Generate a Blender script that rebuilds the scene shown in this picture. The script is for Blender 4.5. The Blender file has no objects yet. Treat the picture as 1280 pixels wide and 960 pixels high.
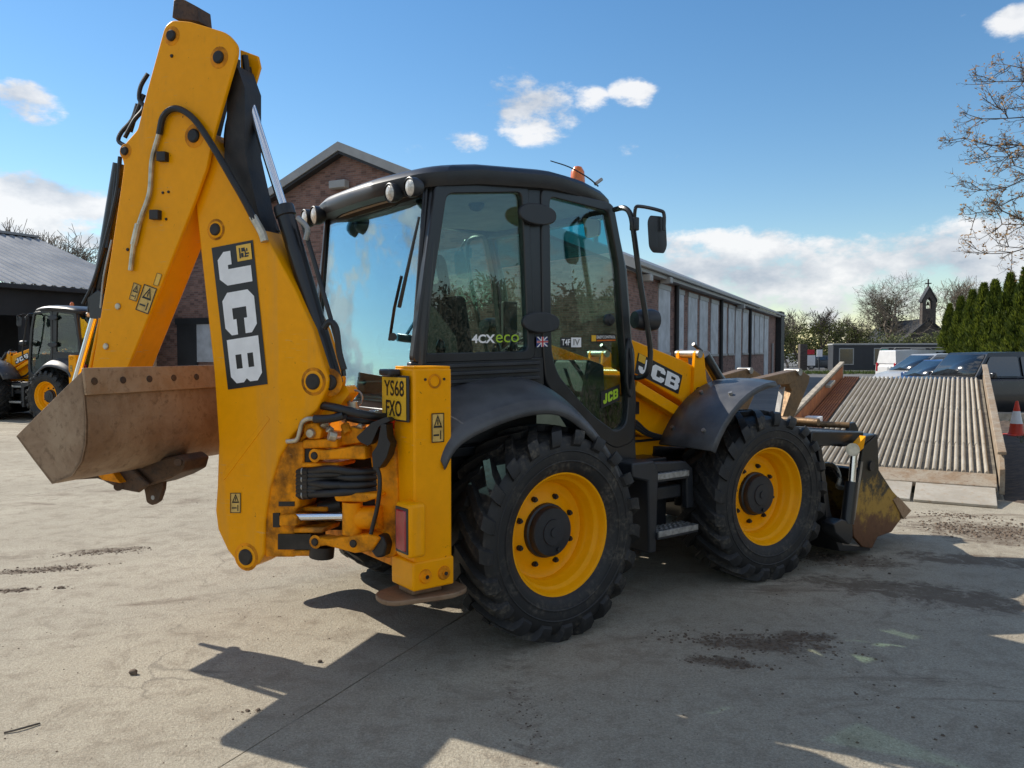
import bpy, bmesh, math, random
from mathutils import Vector, Matrix, noise
from math import sin, cos, pi, radians, sqrt, atan2
V = Vector
random.seed(7)
scene = bpy.context.scene
COL = scene.collection
# ------------------------------------------------------------------ camera
FPX, CAMH, PITCH = 997.0, 1.793, 0.040
cd = bpy.data.cameras.new('camera'); cam = bpy.data.objects.new('camera', cd); COL.objects.link(cam)
cam.location = (0, 0, CAMH); cam.rotation_euler = (pi/2 - PITCH, 0, 0)
cd.sensor_width = 36; cd.lens = 36*FPX/1280; cd.clip_end = 3000; cd.clip_start = 0.05
scene.camera = cam
# ------------------------------------------------------------------ sky and sun
SUN_A, SUN_B = 1.07, 0.63                    # shadow run to the right / towards the camera per metre of height
sun_el = math.atan2(1, math.hypot(SUN_A, SUN_B)); sun_az = math.atan2(-SUN_A, SUN_B)   # azimuth from +Y towards +X
world = bpy.data.worlds.new('World'); scene.world = world; world.use_nodes = True
sd = bpy.data.lights.new('sun', 'SUN'); so = bpy.data.objects.new('sun', sd); COL.objects.link(so)
sd.energy = 5.0; sd.angle = radians(0.53); sd.color = (1.0, 0.93, 0.82)
so.rotation_euler = V((SUN_A, -SUN_B, -1)).to_track_quat('-Z', 'Y').to_euler()
so.location = (-20, 12, 20)
scene.view_settings.view_transform = 'Standard'; scene.view_settings.look = 'None'
scene.view_settings.gamma = 1.0; scene.view_settings.use_curve_mapping = False
scene.view_settings.exposure = 0.33
scene.cycles.use_denoising = True
scene.cycles.max_bounces = 10; scene.cycles.transparent_max_bounces = 16
scene.cycles.caustics_reflective = False; scene.cycles.caustics_refractive = False
def build_sky():
    nt = world.node_tree; N = nt.nodes; Lk = nt.links; N.clear()
    def nd(t, **k):
        n = N.new(t)
        for a, b in k.items(): setattr(n, a, b)
        return n
    def m(op, a, b=None, c=None, clamp=False):
        n = nd('ShaderNodeMath', operation=op, use_clamp=clamp)
        for i, x in enumerate((a, b, c)):
            if x is None: continue
            if isinstance(x, (int, float)): n.inputs[i].default_value = x
            else: Lk.new(x, n.inputs[i])
        return n.outputs[0]
    out = nd('ShaderNodeOutputWorld'); bg = nd('ShaderNodeBackground'); bg.inputs[1].default_value = 0.110
    sky = nd('ShaderNodeTexSky', sky_type='NISHITA'); sky.sun_disc = False
    sky.sun_elevation = sun_el; sky.sun_rotation = sun_az % (2*pi)
    sky.air_density = 1.15; sky.dust_density = 0.05; sky.ozone_density = 2.2; sky.altitude = 60
    tc = nd('ShaderNodeTexCoord'); sp = nd('ShaderNodeSeparateXYZ'); Lk.new(tc.outputs['Generated'], sp.inputs[0])
    az = m('ARCTAN2', sp.outputs[0], sp.outputs[1]); el = m('ARCSINE', sp.outputs[2])
    # noise that is finer upwards than sideways
    mp = nd('ShaderNodeMapping'); Lk.new(tc.outputs['Generated'], mp.inputs[0]); mp.inputs['Scale'].default_value = (1, 1, 1.9)
    def fbm(scale, det, rough, off=(0, 0, 0)):
        q = nd('ShaderNodeMapping'); Lk.new(mp.outputs[0], q.inputs[0]); q.inputs['Location'].default_value = off
        n = nd('ShaderNodeTexNoise'); n.inputs['Scale'].default_value = scale; n.inputs['Detail'].default_value = det
        n.inputs['Roughness'].default_value = rough; Lk.new(q.outputs[0], n.inputs['Vector']); return n.outputs[0]
    n1 = fbm(9, 9, 0.62); n2 = fbm(3.1, 4, 0.5, (1.3, 4.2, 0.9)); n3 = fbm(26, 6, 0.6, (0.3, 0, 0.03))
    tot = None
    def blob(px, py, wx, wy, amp=1.0):
        nonlocal tot
        dx = px - 640; a0 = math.atan(dx/FPX); e0 = math.atan((440-py)/math.hypot(FPX, dx))
        wa = wx/FPX*cos(a0)**2; we = wy/FPX*cos(a0)
        u = m('MULTIPLY', m('SUBTRACT', az, a0), 1/wa); v = m('MULTIPLY', m('SUBTRACT', el, e0), 1/we)
        r = m('ADD', m('MULTIPLY', u, u), m('MULTIPLY', v, v))
        b = m('MULTIPLY', m('SUBTRACT', 1.0, r, clamp=True), amp)
        tot = b if tot is None else m('MAXIMUM', tot, b)
    blob(30, 252, 180, 64, 1.05); blob(-60, 320, 260, 70, 0.75); blob(35, 132, 70, 36, 0.82); blob(130, 300, 90, 45, 0.6)
    blob(660, 138, 78, 50, 0.92); blob(735, 132, 36, 22, 0.58); blob(788, 122, 38, 24, 0.62); blob(585, 177, 40, 24, 0.66)
    blob(1258, 36, 50, 30, 0.78); blob(787, 192, 24, 14, 0.4); blob(845, 200, 26, 14, 0.4); blob(1200, 20, 24, 12, 0.32); blob(400, 150, 40, 16, 0.3); blob(520, 190, 40, 14, .3)
    blob(1240, 318, 130, 62, 0.95); blob(1080, 330, 150, 56, 0.9); blob(900, 345, 160, 75, 0.85); blob(1000, 370, 260, 60, 0.7)
    # low cloud bank that runs all round the horizon, and scattered cumulus over the rest of the sky
    band = m('SUBTRACT', 1.0, m('ABSOLUTE', m('MULTIPLY', m('SUBTRACT', el, 0.045), 1/0.11)), clamp=True)
    band = m('MULTIPLY', band, m('MULTIPLY_ADD', n2, 1.3, 0.12, clamp=True))
    inview = m('MULTIPLY', m('SUBTRACT', 0.85, m('ABSOLUTE', az)), 6.0, clamp=True)
    sc_ = m('MULTIPLY', m('MULTIPLY_ADD', n2, 5.0, -1.85, clamp=True), m('SUBTRACT', 1.0, inview, clamp=True))
    tot = m('MAXIMUM', m('MAXIMUM', tot, m('MULTIPLY', band, 0.7)), m('MULTIPLY', sc_, 0.8))
    d = m('ADD', tot, m('MULTIPLY_ADD', n1, 2.5, -1.25)); d = m('ADD', d, m('MULTIPLY_ADD', n3, 0.6, -0.3))
    d = m('MULTIPLY', m('SUBTRACT', d, 0.34), 2.4, clamp=True)
    d = m('MULTIPLY', m('MULTIPLY', d, d), m('SUBTRACT', 3.0, m('MULTIPLY', d, 2.0)))
    d = m('MULTIPLY', d, m('MULTIPLY', tot, 4.0, clamp=True))
    hz_ = m('GREATER_THAN', sp.outputs[2], -0.02)
    d = m('MULTIPLY', m('MULTIPLY', d, hz_), 0.93)
    # white tops, greyer bases, from a noise looked up a little lower down
    n4 = fbm(9, 5, 0.55, (0, 0, 0.075))
    sh = m('MULTIPLY_ADD', m('SUBTRACT', n1, n4), 2.6, 0.62, clamp=True)
    cr = nd('ShaderNodeMix', data_type='RGBA'); Lk.new(sh, cr.inputs[0])
    cr.inputs[6].default_value = (3.0, 3.5, 4.25, 1); cr.inputs[7].default_value = (7.0, 7.0, 7.05, 1)
    hs = nd('ShaderNodeHueSaturation'); hs.inputs['Saturation'].default_value = 1.25; hs.inputs['Value'].default_value = 1.0; Lk.new(sky.outputs[0], hs.inputs['Color'])
    mx = nd('ShaderNodeMix', data_type='RGBA'); Lk.new(d, mx.inputs[0]); Lk.new(hs.outputs[0], mx.inputs[6]); Lk.new(cr.outputs[2], mx.inputs[7])
    Lk.new(mx.outputs[2], bg.inputs[0]); Lk.new(bg.outputs[0], out.inputs[0])
build_sky()
# ------------------------------------------------------------------ pixel helpers
MX, MY, YAW = -0.36, 5.794, 0.651            # where the big machine stands and how it is turned
cY, sY = cos(YAW), sin(YAW)
def W2L(p): dx, dy = p[0]-MX, p[1]-MY; return V((dx*cY+dy*sY, -dx*sY+dy*cY, p[2]))
CAML = W2L((0, 0, CAMH))
def ray(px, py):
    a = (px-640)/FPX; b = -(py-480)/FPX
    return V((a, cos(PITCH)+b*sin(PITCH), -sin(PITCH)+b*cos(PITCH)))
def rayl(px, py): d = ray(px, py); return V((d.x*cY+d.y*sY, -d.x*sY+d.y*cY, d.z))
def UY(px, py, y): r = rayl(px, py); return CAML + r*((y-CAML.y)/r.y)
def UX(px, py, x): r = rayl(px, py); return CAML + r*((x-CAML.x)/r.x)
def GW(px, py, z=0.0): d = ray(px, py); return V((0, 0, CAMH)) + d*((z-CAMH)/d.z)
def DW(px, py, dist): d = ray(px, py); return V((0, 0, CAMH)) + d*(dist/d.y)
BN = V((0.335, 0.942, 0)).normalized(); BK = 3.97    # swung boom's plane (seen from its bucket's edges), world
BNL = V((BN.x*cY+BN.y*sY, -BN.x*sY+BN.y*cY, 0))
def PL(px, py, off=0.0):
    d = ray(px, py); t = (BK+off)/(BN.dot(d)); return W2L(V((0, 0, CAMH)) + d*t)
# ------------------------------------------------------------------ mesh helpers
class MB:
    def __init__(s): s.v = []; s.f = []
    def add(s, vs, fs):
        n = len(s.v); s.v += [V(p) for p in vs]; s.f += [[i+n for i in f] for f in fs]; return s
    def box(s, c, d, R=None):
        c = V(c); h = V(d)/2; vs = []
        for z in (-1, 1):
            for y in (-1, 1):
                for x in (-1, 1):
                    p = V((x*h.x, y*h.y, z*h.z)); vs.append(c + (R @ p if R else p))
        return s.add(vs, [(0, 2, 3, 1), (4, 5, 7, 6), (0, 1, 5, 4), (2, 6, 7, 3), (0, 4, 6, 2), (1, 3, 7, 5)])
    def bx(s, x0, x1, y0, y1, z0, z1): return s.box(((x0+x1)/2, (y0+y1)/2, (z0+z1)/2), (abs(x1-x0), abs(y1-y0), abs(z1-z0)))
    def prism(s, poly, vec):
        n = len(poly); vec = V(vec); vs = [V(p) for p in poly] + [V(p)+vec for p in poly]
        nm = V((0, 0, 0))
        for i in range(n): nm += V(poly[i]).cross(V(poly[(i+1) % n]))
        fs = [list(range(n)), list(range(2*n-1, n-1, -1))] + [(i, i+n, (i+1) % n+n, (i+1) % n) for i in range(n)]
        if nm.dot(vec) > 0: fs = [f[::-1] for f in fs]
        return s.add(vs, fs)
    def ring(s, outer, inner, vec):
        n = len(outer); vec = V(vec)
        vs = [V(p) for p in outer]+[V(p) for p in inner]+[V(p)+vec for p in outer]+[V(p)+vec for p in inner]; fs = []
        for i in range(n):
            j = (i+1) % n
            fs += [(i, j, n+j, n+i), (2*n+i, 3*n+i, 3*n+j, 2*n+j), (i, 2*n+i, 2*n+j, j), (n+i, n+j, 3*n+j, 3*n+i)]
        return s.add(vs, fs)
    def tube(s, pts, r, n=8, smooth=0, caps=True):
        pts = [V(p) for p in pts]
        if smooth:
            q = []; P = [pts[0]*2-pts[1]]+pts+[pts[-1]*2-pts[-2]]
            for i in range(1, len(P)-2):
                for k in range(smooth):
                    t = k/smooth; a, b, c, d = P[i-1], P[i], P[i+1], P[i+2]
                    q.append(0.5*((2*b)+(c-a)*t+(2*a-5*b+4*c-d)*t*t+(3*b-a-3*c+d)*t**3))
            q.append(pts[-1]); pts = q
        m = len(pts); rs = r if isinstance(r, (list, tuple)) else [r]*m
        if len(rs) != m: rs = [rs[0]+(rs[-1]-rs[0])*i/(m-1) for i in range(m)]
        T = (pts[1]-pts[0]).normalized(); U = T.orthogonal().normalized(); vs = []; fs = []
        for i in range(m):
            t2 = (pts[min(i+1, m-1)]-pts[max(i-1, 0)]).normalized()
            U = (U - t2*U.dot(t2)); U = U.normalized() if U.length > 1e-6 else t2.orthogonal().normalized(); W = t2.cross(U)
            for k in range(n):
                a = 2*pi*k/n; vs.append(pts[i]+(U*cos(a)+W*sin(a))*rs[i])
        for i in range(m-1):
            for k in range(n):
                fs.append((i*n+k, i*n+(k+1) % n, (i+1)*n+(k+1) % n, (i+1)*n+k))
        if caps: fs += [list(range(n-1, -1, -1)), list(range((m-1)*n, m*n))]
        return s.add(vs, fs)
    def cyl(s, a, b, r, n=16, r2=None): return s.tube([a, b], [r, r if r2 is None else r2], n)
    def lathe(s, prof, o=(0, 0, 0), ax=(0, 1, 0), n=32, close=False):
        o = V(o); A = V(ax).normalized(); U = A.orthogonal().normalized(); W = A.cross(U); m = len(prof); vs = []; fs = []
        for (r, a) in prof:
            for k in range(n):
                t = 2*pi*k/n; vs.append(o+A*a+(U*cos(t)+W*sin(t))*r)
        for i in range(m if close else m-1):
            j = (i+1) % m
            for k in range(n): fs.append((i*n+k, i*n+(k+1) % n, j*n+(k+1) % n, j*n+k))
        return s.add(vs, fs)
    def ball(s, c, r, n=10, m=6):
        c = V(c); R = V(r) if not isinstance(r, (int, float)) else V((r, r, r)); vs = [c+V((0, 0, R.z))]; fs = []
        for i in range(1, m):
            for k in range(n):
                a, b = pi*i/m, 2*pi*k/n; vs.append(c+V((R.x*sin(a)*cos(b), R.y*sin(a)*sin(b), R.z*cos(a))))
        vs.append(c-V((0, 0, R.z)))
        for k in range(n): fs += [(0, 1+k, 1+(k+1) % n), (len(vs)-1, 1+(m-2)*n+(k+1) % n, 1+(m-2)*n+k)]
        for i in range(m-2):
            for k in range(n): fs.append((1+i*n+k, 1+(i+1)*n+k, 1+(i+1)*n+(k+1) % n, 1+i*n+(k+1) % n))
        return s.add(vs, fs)
    def grid(s, rows):
        n = len(rows[0]); vs = [p for r in rows for p in r]
        return s.add(vs, [(i*n+k, i*n+k+1, (i+1)*n+k+1, (i+1)*n+k) for i in range(len(rows)-1) for k in range(n-1)])
    def mirror(s):
        o = MB(); o.v = [V((p.x, -p.y, p.z)) for p in s.v]; o.f = [list(f)[::-1] for f in s.f]; return o
    def xform(s, M): s.v = [M @ p for p in s.v]; return s
    def mesh(s, name, mat=None, fix=True):
        me = bpy.data.meshes.new(name); me.from_pydata([tuple(p) for p in s.v], [], [tuple(f) for f in s.f])
        if fix:
            bm = bmesh.new(); bm.from_mesh(me); bmesh.ops.recalc_face_normals(bm, faces=bm.faces); bm.to_mesh(me); bm.free()
        if mat: me.materials.append(mat)
        me.polygons.foreach_set('use_smooth', [True]*len(me.polygons)); me.set_sharp_from_angle(angle=radians(38))
        me.update(); return me
    def build(s, name, mat, parent=None, bevel=0.0, solid=0.0, fix=True, seg=2):
        return link(name, s.mesh(name, mat, fix), parent, bevel, solid, seg)
def link(name, me, parent=None, bevel=0.0, solid=0.0, seg=2):
    o = bpy.data.objects.new(name, me); COL.objects.link(o); o.parent = parent
    if solid: md = o.modifiers.new('solid', 'SOLIDIFY'); md.thickness = solid; md.offset = 0
    if bevel:
        md = o.modifiers.new('bevel', 'BEVEL'); md.width = bevel; md.segments = seg; md.limit_method = 'ANGLE'; md.angle_limit = radians(40)
    return o
def empty(name, loc=(0, 0, 0), rz=0.0, parent=None):
    o = bpy.data.objects.new(name, None); COL.objects.link(o); o.location = loc; o.rotation_euler = (0, 0, rz); o.parent = parent; o.empty_display_size = 0.2; return o
def tag(o, label, cat, group=None):
    o['label'] = label; o['category'] = cat
    if group: o['group'] = group
    return o
def kind(o, k): o['kind'] = k; return o
def copy_tree(o, parent=None):
    c = o.copy(); COL.objects.link(c); c.parent = parent
    for ch in list(o.children): copy_tree(ch, c)
    return c
def rnd_poly(pts, r, n=4):
    pts = [V(p) for p in pts]; out = []; m = len(pts)
    for i in range(m):
        p, a, b = pts[i], pts[i-1], pts[(i+1) % m]
        ri = r[i] if isinstance(r, (list, tuple)) else r
        da, db = (a-p), (b-p); k = min(ri, da.length*0.45, db.length*0.45)
        A = p+da.normalized()*k; B = p+db.normalized()*k
        for j in range(n+1):
            t = j/n; out.append(A*(1-t)**2+p*2*t*(1-t)+B*t*t)
    return out
def text_mb(txt, h=1.0, bold=0.0):
    cu = bpy.data.curves.new('t', 'FONT'); cu.body = txt; cu.size = 1.0; cu.offset = bold; cu.resolution_u = 3
    ob = bpy.data.objects.new('t', cu); COL.objects.link(ob); me = bpy.data.meshes.new_from_object(ob)
    b = MB(); vs = [v.co.copy() for v in me.vertices]
    x0, x1 = min(v.x for v in vs), max(v.x for v in vs); y0, y1 = min(v.y for v in vs), max(v.y for v in vs)
    b.add([V(((v.x-x0)/(x1-x0), (v.y-y0)/(y1-y0), 0)) for v in vs], [list(p.vertices) for p in me.polygons])
    bpy.data.objects.remove(ob); bpy.data.curves.remove(cu); bpy.data.meshes.remove(me); return b
def on_quad(b, P00, P10, P11, P01, off, rect=(0, 0, 1, 1)):
    P00, P10, P11, P01 = map(V, (P00, P10, P11, P01)); nrm = (P10-P00).cross(P01-P00).normalized()
    x0, y0, x1, y1 = rect; o = MB(); o.f = b.f
    for p in b.v:
        u = x0+(x1-x0)*p.x; v = y0+(y1-y0)*p.y
        o.v.append(P00*(1-u)*(1-v)+P10*u*(1-v)+P11*u*v+P01*(1-u)*v+nrm*off)
    return o
def rect_mb(x0=0, y0=0, x1=1, y1=1): return MB().add([(x0, y0, 0), (x1, y0, 0), (x1, y1, 0), (x0, y1, 0)], [(0, 1, 2, 3)])
def jcb_mb():
    b = MB(); z = lambda l, x, w: b.add([(x+w*p[0], p[1], 0) for p in l], [list(range(len(l)))])
    z([(.50, .62), (.50, 1), (.95, 1), (.95, .22), (.75, 0), (.2, 0), (0, .2), (0, .42), (.38, .42), (.38, .3), (.5, .3)], 0.0, .27)
    z([(1, .38), (1, .18), (.82, 0), (.18, 0), (0, .18), (0, .82), (.18, 1), (.82, 1), (1, .82), (1, .62), (.64, .62), (.64, .72), (.38, .72), (.38, .28), (.64, .28), (.64, .38)], .31, .325)
    x, w = .665, .335
    for (a, c, d, e) in ((0, 0, .36, 1), (.36, .78, .68, 1), (.36, .41, .68, .60), (.36, 0, .68, .22)):
        z([(a, c), (d, c), (d, e), (a, e)], x, w)
    z([(.68, 0), (.84, 0), (1, .16), (1, .40), (.92, .5), (1, .6), (1, .84), (.84, 1), (.68, 1)], x, w)
    return b
# ------------------------------------------------------------------ materials
class NT:
    def __init__(s, name):
        s.m = bpy.data.materials.new(name); s.m.use_nodes = True; s.t = s.m.node_tree; s.t.nodes.clear()
        s.out = s.n('ShaderNodeOutputMaterial'); s.co = s.n('ShaderNodeTexCoord')
    def n(s, ty, **k):
        x = s.t.nodes.new(ty)
        for a, b in k.items(): setattr(x, a, b)
        return x
    def l(s, a, b): s.t.links.new(a, b)
    def set(s, sock, v):
        if hasattr(v, 'is_output'): s.l(v, sock)
        elif isinstance(v, (tuple, list)) and len(v) == 3 and sock.type == 'RGBA': sock.default_value = (*v, 1)
        else: sock.default_value = v
    def vec(s, scale=(1, 1, 1), rot=(0, 0, 0), loc=(0, 0, 0), src='Object'):
        q = s.n('ShaderNodeMapping'); s.l(s.co.outputs[src], q.inputs[0]); q.inputs['Scale'].default_value = scale; q.inputs['Rotation'].default_value = rot; q.inputs['Location'].default_value = loc
        return q.outputs[0]
    def noise(s, scale, det=4, rough=0.55, vec=None, dist=0.0):
        q = s.n('ShaderNodeTexNoise'); q.inputs['Scale'].default_value = scale; q.inputs['Detail'].default_value = det
        q.inputs['Roughness'].default_value = rough; q.inputs['Distortion'].default_value = dist
        s.l(vec if vec else s.co.outputs['Object'], q.inputs['Vector']); return q.outputs[0]
    def ramp(s, v, a, b, inv=False):
        q = s.n('ShaderNodeMapRange', interpolation_type='SMOOTHSTEP'); s.set(q.inputs[0], v); q.inputs[1].default_value = a; q.inputs[2].default_value = b
        q.inputs[3].default_value, q.inputs[4].default_value = (1, 0) if inv else (0, 1); return q.outputs[0]
    def math(s, op, a, b=0.0, clamp=False):
        q = s.n('ShaderNodeMath', operation=op, use_clamp=clamp); s.set(q.inputs[0], a); s.set(q.inputs[1], b); return q.outputs[0]
    def mix(s, f, a, b):
        q = s.n('ShaderNodeMix', data_type='RGBA'); s.set(q.inputs[0], f); s.set(q.inputs[6], a); s.set(q.inputs[7], b); return q.outputs[2]
    def bump(s, h, st, dist=0.01):
        q = s.n('ShaderNodeBump'); q.inputs['Strength'].default_value = st; q.inputs['Distance'].default_value = dist; s.l(h, q.inputs['Height']); return q.outputs[0]
    def bsdf(s, base, rough=0.5, metal=0.0, nrm=None, spec=0.5, coat=0.0, **k):
        p = s.n('ShaderNodeBsdfPrincipled'); s.set(p.inputs['Base Color'], base); s.set(p.inputs['Roughness'], rough); s.set(p.inputs['Metallic'], metal)
        p.inputs['Specular IOR Level'].default_value = spec; p.inputs['Coat Weight'].default_value = coat; p.inputs['Coat Roughness'].default_value = 0.12
        if nrm: s.l(nrm, p.inputs['Normal'])
        for a, b in k.items(): s.set(p.inputs[a.replace('_', ' ')], b)
        s.l(p.outputs[0], s.out.inputs[0]); return p
def simple(name, c, rough=0.5, metal=0.0, var=0.12, sc=6.0, bmp=0.0, bsc=60, spec=0.5, coat=0.0):
    t = NT(name); f = t.noise(sc, 5, 0.6)
    base = t.mix(t.ramp(f, 0.3, 0.7), tuple(x*(1-var) for x in c), tuple(min(1, x*(1+var)) for x in c))
    nb = t.bump(t.noise(bsc, 4), bmp) if bmp else None
    t.bsdf(base, t.math('ADD', t.math('MULTIPLY', f, 0.25), rough-0.12), metal, nb, spec, coat); return t.m
def paint(name, c, dirt=(0.16, 0.10, 0.055), amt=0.62, rough=0.34, chips=True, coat=0.06, dmax=0.36, streak=True):
    t = NT(name); f = t.noise(2.3, 8, 0.68); g = t.noise(14, 6, 0.7); st = t.noise(9, 4, 0.6, t.vec((3, 3, 0.35) if streak else (1, 1, 1)))
    d = t.ramp(t.math('ADD', t.math('MULTIPLY', f, 0.6), t.math('MULTIPLY', st, 0.4)), amt-0.06, amt+0.17)
    base = t.mix(t.ramp(g, 0.3, 0.75), tuple(x*0.93 for x in c), c); base = t.mix(t.math('MULTIPLY', d, dmax), base, dirt)
    if chips:
        ch = t.ramp(t.noise(19, 8, 0.82), 0.645, 0.665); base = t.mix(ch, base, (0.06, 0.026, 0.014)); sc = t.math('MULTIPLY', t.ramp(t.noise(30, 5, 0.7, t.vec((0.25, 0.25, 3.2), (0.5, 0.3, 0.2))), 0.61, 0.66), t.ramp(f, 0.46, 0.60)); base = t.mix(t.math('MULTIPLY', sc, 0.5), base, (0.55, 0.40, 0.20)); base = t.mix(t.math('MULTIPLY', t.ramp(t.noise(1.1, 5, 0.6, t.vec((5, 5, 0.5) if streak else (3, 3, 3))), 0.55, 0.75), 0.22), base, (0.40, 0.26, 0.12))
    t.bsdf(base, t.math('ADD', t.math('MULTIPLY', d, 0.4), rough), 0, t.bump(t.noise(120, 2), 0.03), 0.14, coat); return t.m
M = {}
YEL = (0.96, 0.385, 0.0005)
M['yellow'] = paint('yellow_paint', YEL)
M['yellow_dirty'] = paint('yellow_paint_greasy', (0.95, 0.33, 0.002), (0.045, 0.025, 0.014), 0.46, 0.45, dmax=0.88, streak=False)
M['rimyellow'] = paint('yellow_rim_paint', (1.0, 0.42, 0.001), (0.22, 0.14, 0.07), 0.66, 0.36, chips=False)
M['black'] = simple('black_paint', (0.012, 0.013, 0.015), 0.36, 0, 0.25, 5, 0.02, coat=0.15)
M['plastic'] = simple('black_plastic', (0.020, 0.022, 0.026), 0.42, 0, 0.3, 4, 0.08, 180)
M['guard'] = simple('dusty_mudguard_plastic', (0.065, 0.067, 0.072), 0.40, 0, 0.3, 5, 0.08, 160)
M['roofblack'] = simple('black_roof_moulding', (0.014, 0.015, 0.018), 0.40, 0, 0.25, 4, 0.05, 220)
M['hose'] = simple('black_hose', (0.011, 0.011, 0.012), 0.45, 0, 0.3, 12, 0.1, 200)
M['grease'] = simple('greasy_dark_steel', (0.022, 0.018, 0.015), 0.5, 0.2, 0.5, 9, 0.15, 60)
M['chrome'] = simple('chromed_rod', (0.75, 0.77, 0.8), 0.17, 1.0, 0.03)
M['steel'] = simple('dull_steel', (0.34, 0.33, 0.31), 0.45, 0.85, 0.2, 10, 0.05)
M['zinc'] = simple('zinc_fitting', (0.50, 0.45, 0.35), 0.4, 0.8, 0.3, 14)
M['white'] = simple('white_vinyl', (0.84, 0.84, 0.84), 0.4, 0, 0.06, 9)
M['decalblack'] = simple('black_vinyl', (0.012, 0.012, 0.013), 0.35, 0, 0.2)
M['sticker'] = simple('warning_sticker', (0.62, 0.40, 0.10), 0.5, 0, 0.2, 20)
M['plate'] = simple('number_plate_yellow', (0.80, 0.46, 0.03), 0.3, 0, 0.05, 12, coat=0.3)
M['redlens'] = simple('red_lens', (0.35, 0.012, 0.02), 0.2, 0, 0.15, 20, coat=0.5)
M['amber'] = simple('amber_lens', (0.75, 0.16, 0.01), 0.25, 0, 0.1, 20, coat=0.5)
M['lens'] = simple('lamp_glass', (0.62, 0.60, 0.55), 0.2, 0.3, 0.25, 60, 0.3, 90)
M['seat'] = simple('seat_fabric', (0.035, 0.035, 0.038), 0.85, 0, 0.3, 30, 0.2)
M['interior'] = simple('cab_trim', (0.05, 0.05, 0.052), 0.6, 0, 0.2, 10)
M['headliner'] = simple('headliner', (0.42, 0.42, 0.40), 0.8, 0, 0.1)
M['tread'] = simple('step_tread', (0.36, 0.36, 0.35), 0.5, 0.7, 0.3, 30, 0.1)
M['lime'] = simple('lime_vinyl', (0.36, 0.55, 0.02), 0.4)
M['red'] = simple('red_vinyl', (0.5, 0.02, 0.03), 0.45); M['navy'] = simple('navy_vinyl', (0.02, 0.03, 0.18), 0.45)
M['mirror'] = simple('mirror_glass', (0.8, 0.82, 0.84), 0.16, 1.0, 0.02)
def tyre_mat():
    t = NT('tyre_rubber'); f = t.noise(5, 6, 0.65); g = t.noise(40, 4, 0.6)
    d = t.math('MULTIPLY', t.ramp(f, 0.45, 0.75), t.ramp(g, 0.35, 0.7))
    t.bsdf(t.mix(t.math('MULTIPLY', d, 0.85), (0.017, 0.0172, 0.018), (0.15, 0.13, 0.10)), t.math('ADD', t.math('MULTIPLY', d, 0.3), 0.56), 0, t.bump(g, 0.25, 0.004), 0.4); return t.m
M['tyre'] = tyre_mat()
def rust_mat(name, c1, c2, c3, a=0.45, b=0.6, rough=0.6, metal=0.25, sc=3.0):
    t = NT(name); f = t.noise(sc, 8, 0.7, dist=0.4); g = t.noise(sc*7, 6, 0.7)
    base = t.mix(t.ramp(f, a-0.08, b), c1, c2); base = t.mix(t.math('MULTIPLY', t.ramp(g, 0.50, 0.72), 0.75), base, c3)
    t.bsdf(base, t.math('ADD', t.math('MULTIPLY', g, 0.35), rough-0.17), metal, t.bump(g, 0.35, 0.006), 0.4); return t.m
M['bucket'] = rust_mat('worn_bucket_steel', (0.35, 0.245, 0.155), (0.23, 0.14, 0.08), (0.15, 0.09, 0.05), 0.40, 0.66, 0.55, 0.15, 3.2)
M['edge'] = rust_mat('bolted_edge_steel', (0.40, 0.27, 0.165), (0.31, 0.185, 0.095), (0.20, 0.12, 0.065), 0.45, 0.65, 0.52, 0.15, 4)
M['hitch'] = rust_mat('dark_rusty_casting', (0.06, 0.04, 0.03), (0.10, 0.055, 0.03), (0.025, 0.02, 0.017), 0.45, 0.6, 0.6, 0.3, 7)
M['rust'] = rust_mat('orange_rust', (0.48, 0.17, 0.05), (0.32, 0.10, 0.035), (0.50, 0.26, 0.12), 0.4, 0.6, 0.8, 0.05, 4)
M['forksteel'] = rust_mat('fork_steel', (0.17, 0.11, 0.06), (0.25, 0.15, 0.07), (0.08, 0.05, 0.03), 0.45, 0.6, 0.5, 0.4, 4)
def clam_mat():
    # black paint above, scraped to yellow primer and rust towards the ground: worn by digging
    t = NT('worn_clam_plate'); sp = t.n('ShaderNodeSeparateXYZ'); t.l(t.co.outputs['Object'], sp.inputs[0])
    f = t.noise(5, 8, 0.7); g = t.noise(22, 6, 0.7)
    h = t.math('ADD', sp.outputs[2], t.math('MULTIPLY', t.math('SUBTRACT', f, 0.5), 0.75))
    base = t.mix(t.ramp(h, 0.50, 0.62), (0.40, 0.235, 0.035), (0.030, 0.027, 0.018))
    base = t.mix(t.ramp(h, 0.26, 0.40, inv=True), base, (0.145, 0.06, 0.025)); base = t.mix(t.math('MULTIPLY', t.ramp(g, 0.5, 0.7), 0.6), base, (0.07, 0.04, 0.022))
    t.bsdf(base, t.math('ADD', t.math('MULTIPLY', g, 0.4), 0.3), 0.2, t.bump(g, 0.2, 0.004)); return t.m
M['clam'] = clam_mat()
def glass_mat(name, tint, extra=0.0, rough=0.0, refl=(0.92, 0.97, 1)):
    t = NT(name); tr = t.n('ShaderNodeBsdfTransparent'); tr.inputs[0].default_value = (*tint, 1); gl = t.n('ShaderNodeBsdfGlossy'); gl.inputs['Roughness'].default_value = rough
    gl.inputs[0].default_value = (*refl, 1); lw = t.n('ShaderNodeLayerWeight'); lw.inputs[0].default_value = 0.5     # Schlick on both faces of the pane
    f = t.math('ADD', t.math('MULTIPLY', t.math('POWER', lw.outputs['Facing'], 5.0), 0.9), 0.042+extra, True); ms = t.n('ShaderNodeMixShader'); t.l(f, ms.inputs[0]); t.l(tr.outputs[0], ms.inputs[1]); t.l(gl.outputs[0], ms.inputs[2]); t.l(ms.outputs[0], t.out.inputs[0]); return t.m
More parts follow.
